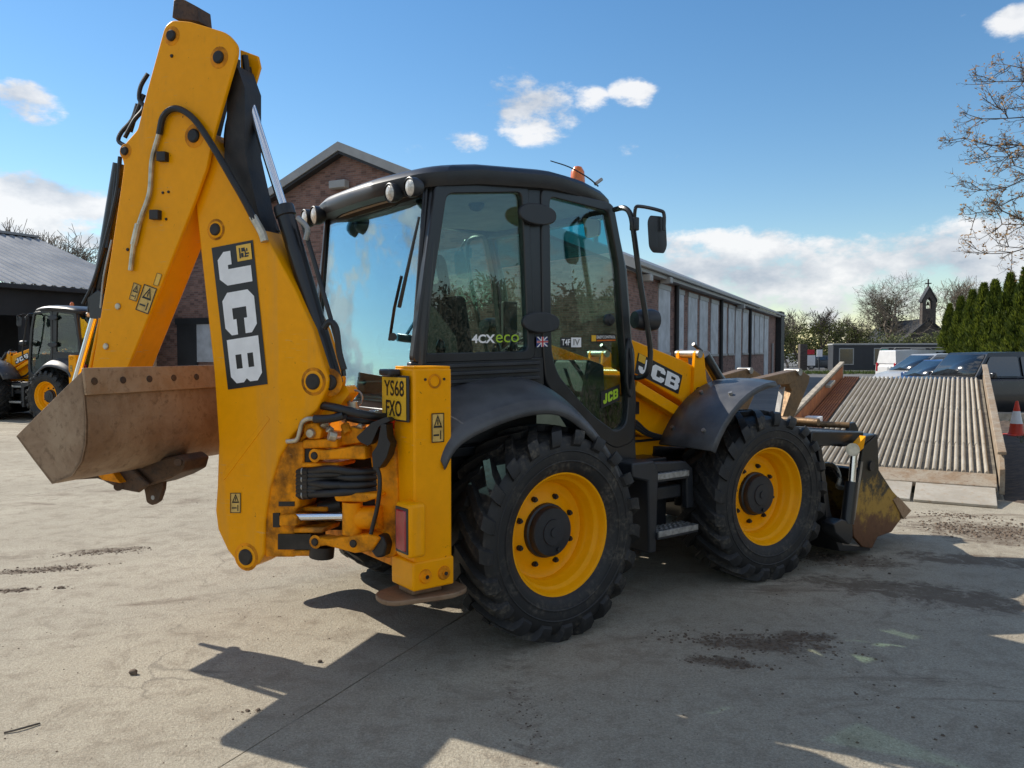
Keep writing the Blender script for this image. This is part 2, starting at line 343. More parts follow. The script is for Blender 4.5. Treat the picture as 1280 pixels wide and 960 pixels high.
M['glass'] = glass_mat('green_tinted_glass', (0.78, 0.88, 0.83), 0.012)
M['glassrear'] = glass_mat('rear_screen_glass', (0.55, 0.74, 0.76), 0.30, refl=(0.74, 0.93, 1.0))
M['glassdoor'] = glass_mat('door_glass', (0.76, 0.87, 0.82), 0.035)
M['sunstrip'] = glass_mat('teal_sun_strip', (0.12, 0.62, 0.72), 0.0)
M['carglass'] = simple('car_glass', (0.012, 0.016, 0.02), 0.14, 0, 0.1, 3, spec=0.9, coat=0.6)
def concrete_mat():
    t = NT('dusty_concrete'); W = t.n('ShaderNodeNewGeometry').outputs['Position']
    f = t.noise(0.55, 6, 0.6, W); g = t.noise(4.5, 8, 0.72, W, 0.6); k = t.noise(38, 5, 0.7, W); s = t.noise(160, 3, 0.6, W)
    base = t.mix(t.ramp(f, 0.35, 0.68), (0.37, 0.33, 0.255), (0.45, 0.405, 0.315))
    base = t.mix(t.math('MULTIPLY', t.ramp(g, 0.46, 0.66), 0.62), base, (0.245, 0.205, 0.152)); base = t.mix(t.math('MULTIPLY', t.ramp(t.noise(13, 7, 0.75, W), 0.52, 0.68), 0.42), base, (0.22, 0.185, 0.14))
    gr = t.noise(75, 4, 0.72, W); base = t.mix(t.math('MULTIPLY', t.ramp(gr, 0.42, 0.62), 0.42), base, (0.17, 0.145, 0.11)); base = t.mix(t.math('MULTIPLY', t.ramp(gr, 0.28, 0.44, inv=True), 0.40), base, (0.58, 0.53, 0.44))
    base = t.mix(t.math('MULTIPLY', t.ramp(t.noise(1.7, 8, 0.72, W, 1.0), 0.54, 0.66), 0.34), base, (0.20, 0.16, 0.115))
    # earth trodden and driven in, in streaks along the lane
    q = t.n('ShaderNodeMapping'); t.l(W, q.inputs[0]); q.inputs['Rotation'].default_value = (0, 0, radians(35)); q.inputs['Scale'].default_value = (0.9, 2.6, 1)
    e = t.ramp(t.noise(0.62, 9, 0.68, q.outputs[0], 0.8), 0.565, 0.70); base = t.mix(t.math('MULTIPLY', e, 0.75), base, (0.155, 0.115, 0.08))
    base = t.mix(t.math('MULTIPLY', t.ramp(k, 0.54, 0.72), 0.35), base, (0.19, 0.165, 0.135)); base = t.mix(t.math('MULTIPLY', t.ramp(s, 0.55, 0.70), 0.55), base, (0.15, 0.13, 0.10)); base = t.mix(t.math('MULTIPLY', t.ramp(s, 0.30, 0.42, inv=True), 0.4), base, (0.55, 0.51, 0.44))
    # mud walked and driven onto the slabs, each patch with its own ragged outline
    sx = t.n('ShaderNodeSeparateXYZ'); t.l(W, sx.inputs[0]); mm = None
    for (px, py, rx, ry, an) in ((950, 805, .62, .20, -.2), (905, 828, .34, .12, -.3), (1002, 797, .32, .15, 0), (130, 688, .5, .14, .3), (55, 712, .5, .13, .3), (15, 738, .3, .1, .2), (1262, 668, 1.3, .8, -.4), (1215, 700, .9, .35, -.3), (1060, 700, .7, .35, -.4), (1180, 745, 1.6, .45, -.45), (330, 690, .5, .16, .2), (760, 690, .8, .3, .4)):
        c = GW(px, py); ca, sa = cos(an), sin(an)
        dx = t.math('SUBTRACT', sx.outputs[0], c.x); dy = t.math('SUBTRACT', sx.outputs[1], c.y)
        u = t.math('ADD', t.math('MULTIPLY', dx, ca/rx), t.math('MULTIPLY', dy, sa/rx)); v = t.math('ADD', t.math('MULTIPLY', dx, -sa/ry), t.math('MULTIPLY', dy, ca/ry))
        r = t.math('SUBTRACT', 1.0, t.math('ADD', t.math('MULTIPLY', u, u), t.math('MULTIPLY', v, v)), True); mm = r if mm is None else t.math('MAXIMUM', mm, r)
    rag = t.noise(7, 9, 0.75, W, 0.5); mk = t.ramp(t.math('ADD', t.math('MULTIPLY', mm, 0.30), t.math('MULTIPLY', rag, 1.0)), 0.60, 0.80); mk = t.math('MULTIPLY', mk, t.ramp(mm, 0.0, 0.25))
    base = t.mix(t.math('MULTIPLY', mk, 0.75), base, (0.11, 0.078, 0.054))
    # tread marks left by a tyre along one lane
    P, Q = GW(640, 800), GW(668, 960); dr = (Q-P).normalized(); nr_ = V((dr.y, -dr.x, 0))
    al = t.math('ADD', t.math('MULTIPLY', sx.outputs[0], dr.x), t.math('MULTIPLY', sx.outputs[1], dr.y)); ac = t.math('SUBTRACT', t.math('ADD', t.math('MULTIPLY', sx.outputs[0], nr_.x), t.math('MULTIPLY', sx.outputs[1], nr_.y)), P.dot(nr_))
    bar_ = t.ramp(t.math('SINE', t.math('ADD', t.math('MULTIPLY', al, 62.0), t.math('MULTIPLY', t.math('ABSOLUTE', ac), 40.0))), -.2, .5)
    tk = t.math('MULTIPLY', t.math('MULTIPLY', t.ramp(t.math('ABSOLUTE', ac), 0.05, 0.10, inv=True), bar_), t.ramp(rag, 0.42, 0.6)); tk = t.math('MULTIPLY', tk, t.ramp(al, P.dot(dr)-.3, P.dot(dr)+.1))
    base = t.mix(t.math('MULTIPLY', tk, 0.5), base, (0.15, 0.115, 0.085))
    # hair cracks
    vo = t.n('ShaderNodeTexVoronoi', feature='DISTANCE_TO_EDGE'); vo.inputs['Scale'].default_value = 0.33
    wv = t.n('ShaderNodeVectorMath', operation='ADD'); t.l(W, wv.inputs[0]); nz = t.n('ShaderNodeTexNoise'); nz.inputs['Scale'].default_value = 1.6; nz.inputs['Detail'].default_value = 6; t.l(W, nz.inputs['Vector'])
    mv = t.n('ShaderNodeVectorMath', operation='MULTIPLY'); t.l(nz.outputs['Color'], mv.inputs[0]); mv.inputs[1].default_value = (0.9, 0.9, 0); t.l(mv.outputs[0], wv.inputs[1]); t.l(wv.outputs[0], vo.inputs['Vector'])
    cr = t.math('MULTIPLY', t.ramp(vo.outputs['Distance'], 0.0, 0.004, inv=True), t.ramp(f, 0.50, 0.62)); base = t.mix(t.math('MULTIPLY', cr, 0.45), base, (0.09, 0.075, 0.06))
    hgt = t.math('ADD', t.math('MULTIPLY', g, 0.5), t.math('ADD', t.math('MULTIPLY', k, 0.45), t.math('MULTIPLY', s, 0.25)))
    t.bsdf(base, 0.88, 0, t.bump(hgt, 0.95, 0.022), 0.25); return t.m
M['joint'] = simple('joint_grit', (0.20, 0.175, 0.14), 0.9, 0, 0.4, 12, 0.6, 60)
M['concrete'] = concrete_mat()
M['decktrough'] = simple('ramp_trough_dark', (0.17, 0.148, 0.112), 0.8, 0.1, 0.4, 5, 0.3, 40)  # plate between the ribs, a darker tone than the ribs
M['earth'] = simple('damp_earth', (0.075, 0.052, 0.036), 0.85, 0, 0.5, 8, 0.8, 30)
M['asphalt'] = simple('worn_asphalt', (0.12, 0.118, 0.115), 0.85, 0, 0.25, 0.4, 0.4, 40)
M['clod'] = simple('dried_mud', (0.125, 0.09, 0.062), 0.9, 0, 0.4, 20, 0.5, 40)
def brick_mat(name, c1, c2, mor):
    t = NT(name); sp = t.n('ShaderNodeSeparateXYZ'); t.l(t.co.outputs['Object'], sp.inputs[0]); cb = t.n('ShaderNodeCombineXYZ')
    t.l(t.math('ADD', sp.outputs[0], sp.outputs[1]), cb.inputs[0]); t.l(sp.outputs[2], cb.inputs[1])
    b = t.n('ShaderNodeTexBrick'); t.l(cb.outputs[0], b.inputs['Vector']); b.inputs['Scale'].default_value = 1.0; b.inputs['Brick Width'].default_value = 0.225; b.inputs['Row Height'].default_value = 0.075
    b.inputs['Mortar Size'].default_value = 0.008; b.inputs['Color1'].default_value = (*c1, 1); b.inputs['Color2'].default_value = (*c2, 1); b.inputs['Mortar'].default_value = (*mor, 1); b.inputs['Bias'].default_value = -0.1
    f = t.noise(0.8, 6, 0.65); wn = t.n('ShaderNodeTexWhiteNoise', noise_dimensions='2D')
    rr = t.n('ShaderNodeVectorMath', operation='SNAP'); t.l(cb.outputs[0], rr.inputs[0]); rr.inputs[1].default_value = (0.225, 0.075, 1); t.l(rr.outputs[0], wn.inputs['Vector'])
    base = t.mix(t.math('MULTIPLY', t.ramp(wn.outputs['Value'], 0.55, 1.0), 0.5), b.outputs['Color'], (0.045, 0.028, 0.027)); base = t.mix(t.math('MULTIPLY', t.ramp(f, 0.5, 0.75), 0.35), base, (0.09, 0.065, 0.055))
    t.bsdf(base, 0.85, 0, t.bump(b.outputs['Fac'], -0.4, 0.01), 0.3); return t.m
M['brick'] = brick_mat('red_brick', (0.28, 0.15, 0.118), (0.185, 0.10, 0.086), (0.23, 0.20, 0.175))
M['brickdark'] = brick_mat('dark_stone', (0.09, 0.075, 0.065), (0.06, 0.05, 0.045), (0.12, 0.11, 0.10))
M['roofgrey'] = simple('grey_roof_sheet', (0.24, 0.245, 0.25), 0.5, 0.2, 0.15, 0.8, 0.05)
M['fascia'] = simple('pale_fascia', (0.34, 0.34, 0.335), 0.55, 0, 0.1, 2)
M['panel'] = simple('blanked_window_board', (0.46, 0.48, 0.51), 0.6, 0, 0.22, 1.5, 0.1)
M['shedwall'] = simple('dark_shed_cladding', (0.02, 0.021, 0.024), 0.6, 0, 0.3, 1.2, 0.1)
M['cabin'] = simple('dark_cabin_paint', (0.028, 0.030, 0.036), 0.55, 0, 0.15, 2)
M['timber'] = simple('weathered_timber', (0.36, 0.31, 0.24), 0.8, 0, 0.3, 7, 0.3, 50)
M['deck'] = rust_mat('galvanised_ramp_deck', (0.47, 0.425, 0.345), (0.38, 0.33, 0.255), (0.36, 0.26, 0.17), 0.45, 0.65, 0.5, 0.12, 2.2)
M['rail'] = rust_mat('ramp_rail_steel', (0.34, 0.29, 0.22), (0.26, 0.18, 0.11), (0.15, 0.08, 0.045), 0.45, 0.65, 0.7, 0.1, 4)
M['cone'] = simple('cone_orange', (0.62, 0.045, 0.015), 0.5, 0, 0.1)
M['bark'] = simple('bark', (0.10, 0.082, 0.065), 0.9, 0, 0.35, 9, 0.5, 30)
M['barkpale'] = simple('pale_twig_bark', (0.17, 0.14, 0.105), 0.9, 0, 0.3, 9)
def leaf_mat(name, c1, c2, tr=0.35):
    t = NT(name); oi = t.n('ShaderNodeNewGeometry').outputs['Random Per Island']; f = t.noise(1.3, 4)
    base = t.mix(oi, c1, c2); base = t.mix(t.math('MULTIPLY', t.ramp(f, 0.42, 0.62), 0.72), base, tuple(x*0.9 for x in c1))
    p = t.bsdf(base, 0.6, 0, None, 0.3); tl = t.n('ShaderNodeBsdfTranslucent'); t.l(base, tl.inputs[0]); ms = t.n('ShaderNodeMixShader'); ms.inputs[0].default_value = tr
    t.l(p.outputs[0], ms.inputs[1]); t.l(tl.outputs[0], ms.inputs[2]); t.l(ms.outputs[0], t.out.inputs[0]); return t.m
M['conifer'] = leaf_mat('conifer_spray', (0.035, 0.062, 0.012), (0.22, 0.26, 0.03))
M['ivy'] = leaf_mat('ivy_leaf', (0.02, 0.04, 0.012), (0.05, 0.075, 0.02))
M['bush'] = leaf_mat('spring_bush_leaf', (0.06, 0.075, 0.02), (0.15, 0.16, 0.05))
M['bud'] = leaf_mat('opening_bud', (0.30, 0.17, 0.06), (0.42, 0.27, 0.12))
M['grass'] = leaf_mat('grass_blade', (0.045, 0.075, 0.015), (0.12, 0.15, 0.04))
# ------------------------------------------------------------------ ground
LX = V((.906, -.423, 0)).normalized(); LY = V((-LX.y, LX.x, 0))     # yard grid: along the joints / along the long building
kind(MB().add([(-900, -500, -.05), (900, -500, -.05), (900, 1500, -.05), (-900, 1500, -.05)], [(0, 1, 2, 3)]).build('ground', M['asphalt']), 'structure')
yard = kind(MB().prism([LX*a+LY*b+V((0, 0, -.04)) for a, b in ((-30.9, -11), (11.6, -11), (11.6, 24.6), (-30.9, 24.6))], (0, 0, .029)).build('yard', M['joint']), 'structure')
rs = random.Random(3)
for i in range(-4, 2):
    for j in range(-3, 3):
        a0, a1 = -2.57+7.13*i, -2.57+7.13*(i+1); b0, b1 = 6.76+6*j, 6.76+6*(j+1);g = .0015
        q = [LX*a+LY*b for a, b in ((a0+g, b0+g), (a1-g, b0+g), (a1-g, b1-g), (a0+g, b1-g))]
        z = rs.uniform(-.004, .003)
        # slab edges wander a little, as poured and chipped
        P = []
        for k in range(4):
            u, w = q[k], q[(k+1) % 4]; n = 60; d = (w-u).normalized(); nn = V((d.y, -d.x, 0))
            for m_ in range(n):
                t = m_/n; P.append(u+(w-u)*t+nn*(0 if m_ == 0 else -abs(noise.noise(V((u.x+t*19, u.y, k*3.1))))*.016)+V((0, 0, z)))
        MB().prism(P, (0, 0, -.012)).build('slab', M['concrete'], yard)
# loose mud on the slabs: flattened crumbs, thick in patches
def crumb(b, p, r, rr):
    n = rr.randint(5, 7); a0 = rr.random()*6; h = r*rr.uniform(.35, .7); vs = []
    for k in range(n): a = a0+2*pi*k/n; q = r*rr.uniform(.7, 1.25); vs.append(p+V((q*cos(a), q*sin(a), -.004)))
    for k in range(n): a = a0+2*pi*k/n; q = r*rr.uniform(.35, .7); vs.append(p+V((q*cos(a), q*sin(a), h*rr.uniform(.7, 1.1))))
    b.add(vs, [(k, (k+1) % n, n+(k+1) % n, n+k) for k in range(n)]+[list(range(n, 2*n))])
cl = MB(); rr = random.Random(11)
def patch(px, py, rx, ry, n, r0, r1, ang=0.0):
    c = GW(px, py)
    for _ in range(n):
        t = rr.gauss(0, .45); s = rr.gauss(0, .45); x, y = t*rx, s*ry
        p = c+V((x*cos(ang)-y*sin(ang), x*sin(ang)+y*cos(ang), 0)); crumb(cl, p, r0+(r1-r0)*rr.random()**3, rr)
patch(950, 805, .60, .20, 1100, .002, .017, -.25); patch(905, 828, .28, .07, 420, .002, .018, -.3); patch(1000, 798, .25, .10, 420, .002, .016, 0)
patch(130, 690, .40, .13, 700, .002, .014, .35); patch(60, 712, .45, .12, 700, .002, .015, .3); patch(20, 738, .2, .06, 120, .003, .02, .2); patch(75, 735, .1, .05, 40, .003, .02)
patch(1255, 665, .9, .5, 1500, .003, .022, -.4); patch(1200, 645, .5, .2, 300, .003, .018, -.3); patch(1110, 760, 1.1, .5, 260, .002, .010); patch(660, 900, .12, .5, 160, .002, .012); patch(330, 935, .5, .5, 70, .002, .008)
patch(700, 880, 1.8, .8, 260, .002, .010); patch(300, 760, 1.6, .9, 160, .002, .008); patch(1150, 880, .8, .7, 160, .002, .014); patch(1040, 700, .5, .3, 160, .003, .02); patch(310, 890, .06, .03, 14, .004, .018)
for _ in range(5200):
    p = V((rr.uniform(-4.5, 5.5), 2.6+rr.random()**1.6*7.5, 0))
    if noise.noise(p*.7+V((9, 0, 0))) > -.15: crumb(cl, p, .0016+.0065*rr.random()**4, rr)
kind(cl.build('mud_crumbs', M['clod'], None), 'stuff')
for (px, py, r, lab) in ((167, 843, .026, 'lone dark stone lying on bare sunlit concrete'), (400, 828, .014, 'small dark pebble beside the shadow of the excavator bucket')):
    b = MB(); b.ball(GW(px, py)+V((0, 0, r*.5)), (r, r*.8, r*.62), 9, 6)
    for p in b.v: p += V((noise.noise(p*40), noise.noise(p*40+V((5, 0, 0))), noise.noise(p*40+V((0, 5, 0)))))*r*.3
    tag(b.build('stone', M['clod']), lab, 'stone')
tag(MB().tube([GW(5, 916, .006), GW(25, 911, .010), GW(50, 904, .007)], .005, 6, 4).build('twig', M['bark']), 'thin bare twig lying on the sunlit concrete', 'twig')
# soil strip beside the ramp
so2 = MB(); rows = []
for i in range(22):
    row = []
    for j in range(26):
        p = V((5.25, 8.95, 0))+V((.488, .873, 0))*(i*.62)+V((.873, -.488, 0))*(j*.32+.16)
        e = min(1, j/2.2)*min(1, i/2)*min(1, (25-j)/3)
        row.append(p+V((0, 0, -.03+e*(.105+.09*noise.fractal(p*.9, .8, 2.1, 5)+.03*noise.noise(p*4)))))
    rows.append(row)
kind(so2.grid(rows).build('soil', M['earth']), 'structure')
def blades(n, fn, hmin, hmax, w, rr):
    b = MB()
    for _ in range(n):
        p = fn(); a = rr.random()*2*pi; h = rr.uniform(hmin, hmax); d = V((cos(a), sin(a), 0)); l = V((rr.uniform(-.5, .5), rr.uniform(-.5, .5), 1)).normalized()
        b.add([p-d*w, p+d*w, p+l*h], [(0, 1, 2)])
    return b
rr = random.Random(5)
def onsoil():
    while True:
        i, j = rr.uniform(1.5, 21), rr.uniform(2.2, 24); p = V((5.25, 8.95, 0))+V((.488, .873, 0))*(i*.62)+V((.873, -.488, 0))*(j*.32+.16)
        if noise.noise(p*.55) > -.12 or p.y > 13: return p+V((0, 0, .06))
kind(blades(7000, onsoil, .04, .14, .006, rr).build('grass', M['grass'], None, fix=False), 'stuff')
def verge():
    return V((rr.uniform(24, 60), rr.uniform(66, 70), -.02))
kind(blades(6000, verge, .15, .35, .05, rr).build('verge_grass', M['grass'], None, fix=False), 'stuff')
# ------------------------------------------------------------------ brick building
BC = V((3.43, 24.4, 0)); BA = atan2(LY.y, LY.x)             # local x runs along the long wall, local y to the gable's far side
bld = empty('brick_building', BC, BA); tag(bld, 'long red brick workshop with pitched grey roof and a row of blanked windows', 'building')
BL_, HE, HR, HW = 39.0, 4.5, 8.95, 10.4
MB().add([(0, 0, 0), (BL_, 0, 0), (BL_, 0, HE), (0, 0, HE)], [(0, 1, 2, 3)]).build('side_wall', M['brick'], bld)
MB().add([(0, 0, 0), (0, 2*HW, 0), (0, 2*HW, HE), (0, HW, HR), (0, 0, HE)], [(0, 1, 2, 3, 4)]).build('gable_wall', M['brick'], bld)
MB().add([(BL_, 0, 0), (BL_, 2*HW, 0), (BL_, 2*HW, HE), (BL_, HW, HR), (BL_, 0, HE)], [(0, 1, 2, 3, 4)]).build('gable_wall', M['brick'], bld)
MB().add([(0, 2*HW, 0), (BL_, 2*HW, 0), (BL_, 2*HW, HE), (0, 2*HW, HE)], [(0, 1, 2, 3)]).build('side_wall', M['brick'], bld)
sl = (HR-HE)/HW
rf = MB()
for y0, y1 in ((-.45, HW), (2*HW+.45, HW)):
    z = lambda y: HE+.12+(y if y0 < HW else 2*HW-y)*sl
    a = [V((-.35, y0, z(y0))), V((BL_+.35, y0, z(y0))), V((BL_+.35, y1, z(y1))), V((-.35, y1, z(y1)))]
    rf.prism(a, (0, 0, .14))
roofo = rf.build('roof', M['roofgrey'], bld)
for y0, y1 in ((-.47, HW), (2*HW+.47, HW)):
    z = lambda y: HE+.12+(y if y0 < HW else 2*HW-y)*sl
    MB().prism([V((-.38, y0, z(y0)-.16)), V((-.38, y1, z(y1)-.16)), V((-.38, y1, z(y1)+.15)), V((-.38, y0, z(y0)+.15))], (.05, 0, 0)).build('bargeboard', M['fascia'], bld)
    MB().prism([V((-.33, y0, z(y0)-.26)), V((-.33, y1, z(y1)-.26)), V((-.33, y1, z(y1)-.14)), V((-.33, y0, z(y0)-.14))], (.30, 0, 0)).build('soffit_board', M['shedwall'], bld)
MB().bx(-.3, BL_+.3, -.50, -.36, 4.42, 4.54).build('gutter', M['fascia'], bld, .02)
MB().bx(-.3, BL_+.3, -.36, -.003, 4.30, 4.42).build('eaves_board', M['fascia'], bld)
def wd(px):
    r = (px-640)/FPX; return (BC.y*r-BC.x)/(LY.x-LY.y*r)
def w5(cx): return wd(760+cx/5.335)
for (a, b, low) in ((330, 405, 1.78), (447, 497, 1.0), (528, 587, 1.70), (605, 657, 1.70), (680, 727, 1.70), (752, 784, 1.72), (797, 836, 1.72), (845, 881, .05), (893, 928, 1.75), (944, 966, 1.75), (972, 1001, 1.75), (1005, 1031, 1.75), (1037, 1063, .05)):
    x0, x1 = w5(a), w5(b)
    p = MB().bx(x0, x1, -.035, .03, low, 4.02).build('blanked_window', M['panel'], bld)
    MB().bx(x0-.05, x1+.05, -.06, .02, 4.022, 4.20).build('lintel', M['fascia'], p)
    if low > 1: MB().bx(x0-.05, x1+.05, -.07, .02, low-.10, low-.002).build('sill', M['fascia'], p)
for cx in (440, 740, 935): x = w5(cx); MB().cyl((x, -.10, 0), (x, -.10, 4.42), .085, 10).build('drainpipe', M['shedwall'], bld)
x = w5(1125); MB().bx(x-1.0, x+1.0, -.40, -.04, 0, 4.75).build('buttress_post', M['shedwall'], bld)
x = w5(1085); MB().cyl((x, -.10, 0), (x, -.10, 2.4), .07, 8).build('drainpipe', M['fascia'], bld)
for cx, z in ((190, 4.15), (330, 4.28), (845, 4.2)): x = w5(cx); MB().box((x, -.30, z), (.35, .38, .22)).build('security_lamp', M['fascia'], bld, .03)
x = wd(778.5); MB().cyl((x+.3, 1.0, 4.9), (x+.3, 1.0, 5.75), .09, 10).build('flue', M['steel'], bld); MB().lathe([(.16, 0), (.16, .05), (0, .14)], (x+.3, 1.0, 5.72), (0, 0, 1), 10).build('flue_cowl', M['steel'], bld)
def gd(px): r = (px-640)/FPX; return (BC.x-r*BC.y)/(LX.x-LX.y*r)      # distance along the gable from the near corner
yg = gd(430); MB().box((-.20, yg, 7.75), (.3, .7, .28)).build('flood_lamp', M['fascia'], bld, .03)
ya, yb = gd(259), gd(249)
wv = MB().bx(-.06, .02, min(ya, yb)-.45, max(ya, yb)+.05, 1.4, 2.9).build('window', M['panel'], bld); MB().bx(-.09, .0, min(ya, yb)-.6, max(ya, yb)+1.2, 2.9, 3.15).build('lintel', M['shedwall'], bld)
MB().bx(-.08, .02, max(ya, yb)+.05, max(ya, yb)+1.1, .05, 2.9).build('door', M['shedwall'], bld)
# ------------------------------------------------------------------ dark shed with ribbed roof
SC = V((-14.1, 31.2, 0))
shed = empty('metal_shed', SC, BA); tag(shed, 'dark open-fronted shed with ribbed grey metal roof', 'shed')
MB().bx(-10, 0, 4.5, 14, 0, 4.0).build('wall', M['shedwall'], shed)
sb = MB(); sb.bx(-10, 0, -.02, .25, 3.0, 4.0); sb.build('fascia_beam', M['shedwall'], shed)
for xx in (-.15, -5, -9.85): MB().bx(xx-.12, xx+.12, .0, .24, 0, 3.0).build('post', M['shedwall'], shed)
MB().bx(-.2, 0, .25, 4.5, 0, 4.0).build('wall', M['shedwall'], shed)
MB().bx(-10, .1, -.36, -.20, 3.86, 4.02).build('gutter', M['cabin'], shed, .02)
rb = MB(); top = []; bot = []; nrib = 115
for k in range(nrib+1):
    x = -10+10.2*k/nrib; h = [0, .05, .05, 0][k % 4]
    bot.append(V((x, -.30, 4.02+h))); top.append(V((x, 7.0, 6.65+h)))
rb.grid([bot, top]); rb.add([V((-10, 7, 6.65)), V((.2, 7, 6.65)), V((.2, 14.3, 4.02)), V((-10, 14.3, 4.02))], [(0, 1, 2, 3)]); rb.build('roof', M['roofgrey'], shed)
MB().bx(-10, .2, 6.8, 7.2, 6.66, 6.76).build('ridge_cap', M['roofgrey'], shed)
# ------------------------------------------------------------------ loading ramp
RB = V((6.0, 9.9, .27)); RU = V((.488, .873, 0)).normalized(); RA = V((-RU.y, RU.x, 0)); RS = .12; RLN, RW = 8.0, 2.29
ramp = empty('loading_ramp', (RB.x, RB.y, 0), atan2(RU.y, RU.x)); tag(ramp, 'long portable steel loading ramp with ribbed deck and rusty side rails', 'ramp')
zr = lambda x: .27+RS*x
MB().prism([(0, -.04, zr(0)-.10), (RLN, -.04, zr(RLN)-.10), (RLN, -.04, zr(RLN)-.02), (0, -.04, zr(0)-.02)], (0, RW+.42, 0)).build('deck_plate', M['decktrough'], ramp)
nr = 27; seg = [0, 1.6, 4.3, RLN]
for k in range(nr):
    y0 = .03+RW*k/nr; w = RW/nr
    b = MB()
    for s0, s1 in zip(seg, seg[1:]):
        j = random.uniform(-.006, .006); q = [(y0+w*t, hh) for t, hh in ((.08, -.018), (.18, .012), (.30, .028), (.48, .030), (.62, .014), (.72, -.018))]
        A = [V((s0+.012, y+j, zr(s0+.012)+hh)) for y, hh in q]; B = [V((s1-.012, y+j, zr(s1-.012)+hh)) for y, hh in q]
        b.grid([A, B]); b.add(A, [list(range(6))]); b.add(B, [list(range(6))])
    b.build('ridge', M['deck'], ramp)
for k in range(7): y0 = RW+.05+.046*k; MB().prism([(1.0, y0, zr(1)-.01), (RLN-.1, y0, zr(RLN-.1)-.01), (RLN-.1, y0, zr(RLN-.1)+.03), (1.0, y0, zr(1)+.03)], (0, .028, 0)).build('grating_bar', M['rust'], ramp)
for y0, x0, x1, hh, mt in ((-.12, -.25, RLN+.05, .26, 'rail'), (RW+.40, -.25, RLN+.05, .30, 'rail')):
    rl = MB().prism([(x0, y0, zr(x0)-.18), (x1, y0, zr(x1)-.18), (x1, y0, zr(x1)+hh), (x0+.3, y0, zr(x0)+hh), (x0, y0, zr(x0)+hh*.5)], (0, .06, 0)).build('side_rail', M[mt], ramp, .006)
    MB().prism([(x0+.2, y0-.02, zr(x0+.2)+hh), (x1, y0-.02, zr(x1)+hh), (x1, y0-.02, zr(x1)+hh+.04), (x0+.2, y0-.02, zr(x0+.2)+hh+.04)], (0, .10, 0)).build('rail_cap', M['timber'] if y0 > 0 else M['rail'], ramp, .008)
MB().prism([(1.2, RW+.385, zr(1.2)), (RLN-.2, RW+.385, zr(RLN-.2)), (RLN-.2, RW+.385, zr(RLN-.2)+.26), (1.2, RW+.385, zr(1.2)+.26)], (0, .012, 0)).build('rail_lining', M['rust'], ramp)
MB().box((5.4, RW+.33, zr(5.4)+.24), (.7, .10, .05), Matrix.Rotation(-math.atan(RS), 3, 'Y')).build('timber_offcut', M['timber'], ramp, .005)
MB().box((2.6, RW+.22, zr(2.6)+.08), (.30, .25, .10)).build('white_block', M['white'], ramp, .01)
MB().prism([(-.32, -.04, .16), (.02, -.04, .275), (.02, -.04, .20), (-.32, -.04, .09)], (0, RW+.40, 0)).build('toe_beam', M['rail'], ramp, .01)
for k in range(3):
    y0 = -.02+k*.9; MB().prism([(-.94, y0, .035), (-.33, y0, .15), (-.33, y0, .11), (-.94, y0, .004)], (0, .86, 0)).build('toe_flap', M['deck'], ramp, .004)
for x in (3.0, 6.9):
    for y in (.1, RW): MB().bx(x-.06, x+.06, y-.06, y+.06, -.02, zr(x)-.1).build('leg', M['rail'], ramp)
    MB().bx(x-.05, x+.05, .1, RW, .30, .40).build('cross_brace', M['rail'], ramp)
for y in (.05, RW-.05): MB().prism([(0, y, zr(0)-.26), (RLN, y, zr(RLN)-.30), (RLN, y, zr(RLN)-.10), (0, y, zr(0)-.10)], (0, .10, 0)).build('beam', M['rail'], ramp)
# ------------------------------------------------------------------ cone, sleeper
cp = GW(1270, 548); cone = empty('traffic_cone', (cp.x, cp.y, .05)); tag(cone, 'orange traffic cone with white band standing on soil beside the ramp', 'traffic cone')
MB().lathe([(.185, .03), (.15, .045), (.135, .08), (.112, .26)], ax=(0, 0, 1), n=24).build('body', M['cone'], cone); MB().lathe([(.114, .26), (.066, .52)], ax=(0, 0, 1), n=24).build('reflective_band', M['white'], cone)
MB().lathe([(.066, .52), (.030, .71), (.022, .73), (0, .73)], ax=(0, 0, 1), n=24).build('tip', M['cone'], cone); MB().prism(rnd_poly([V((-.2, -.2, 0)), V((.2, -.2, 0)), V((.2, .2, 0)), V((-.2, .2, 0))], .05), (0, 0, .035)).build('base', M['cone'], cone, .008)
sl_ = empty('timber_sleeper', DW(1246, 517, 20.5)*1.0, radians(-18)); sl_.location.z = 0; tag(sl_, 'pale weathered timber sleeper lying in front of the dark off-road car', 'sleeper')
for k in range(2): MB().bx(-1.2+k*.03, 1.6, .0+k*.26, .24+k*.26, 0, .22).build('beam', M['timber'], sl_, .01)
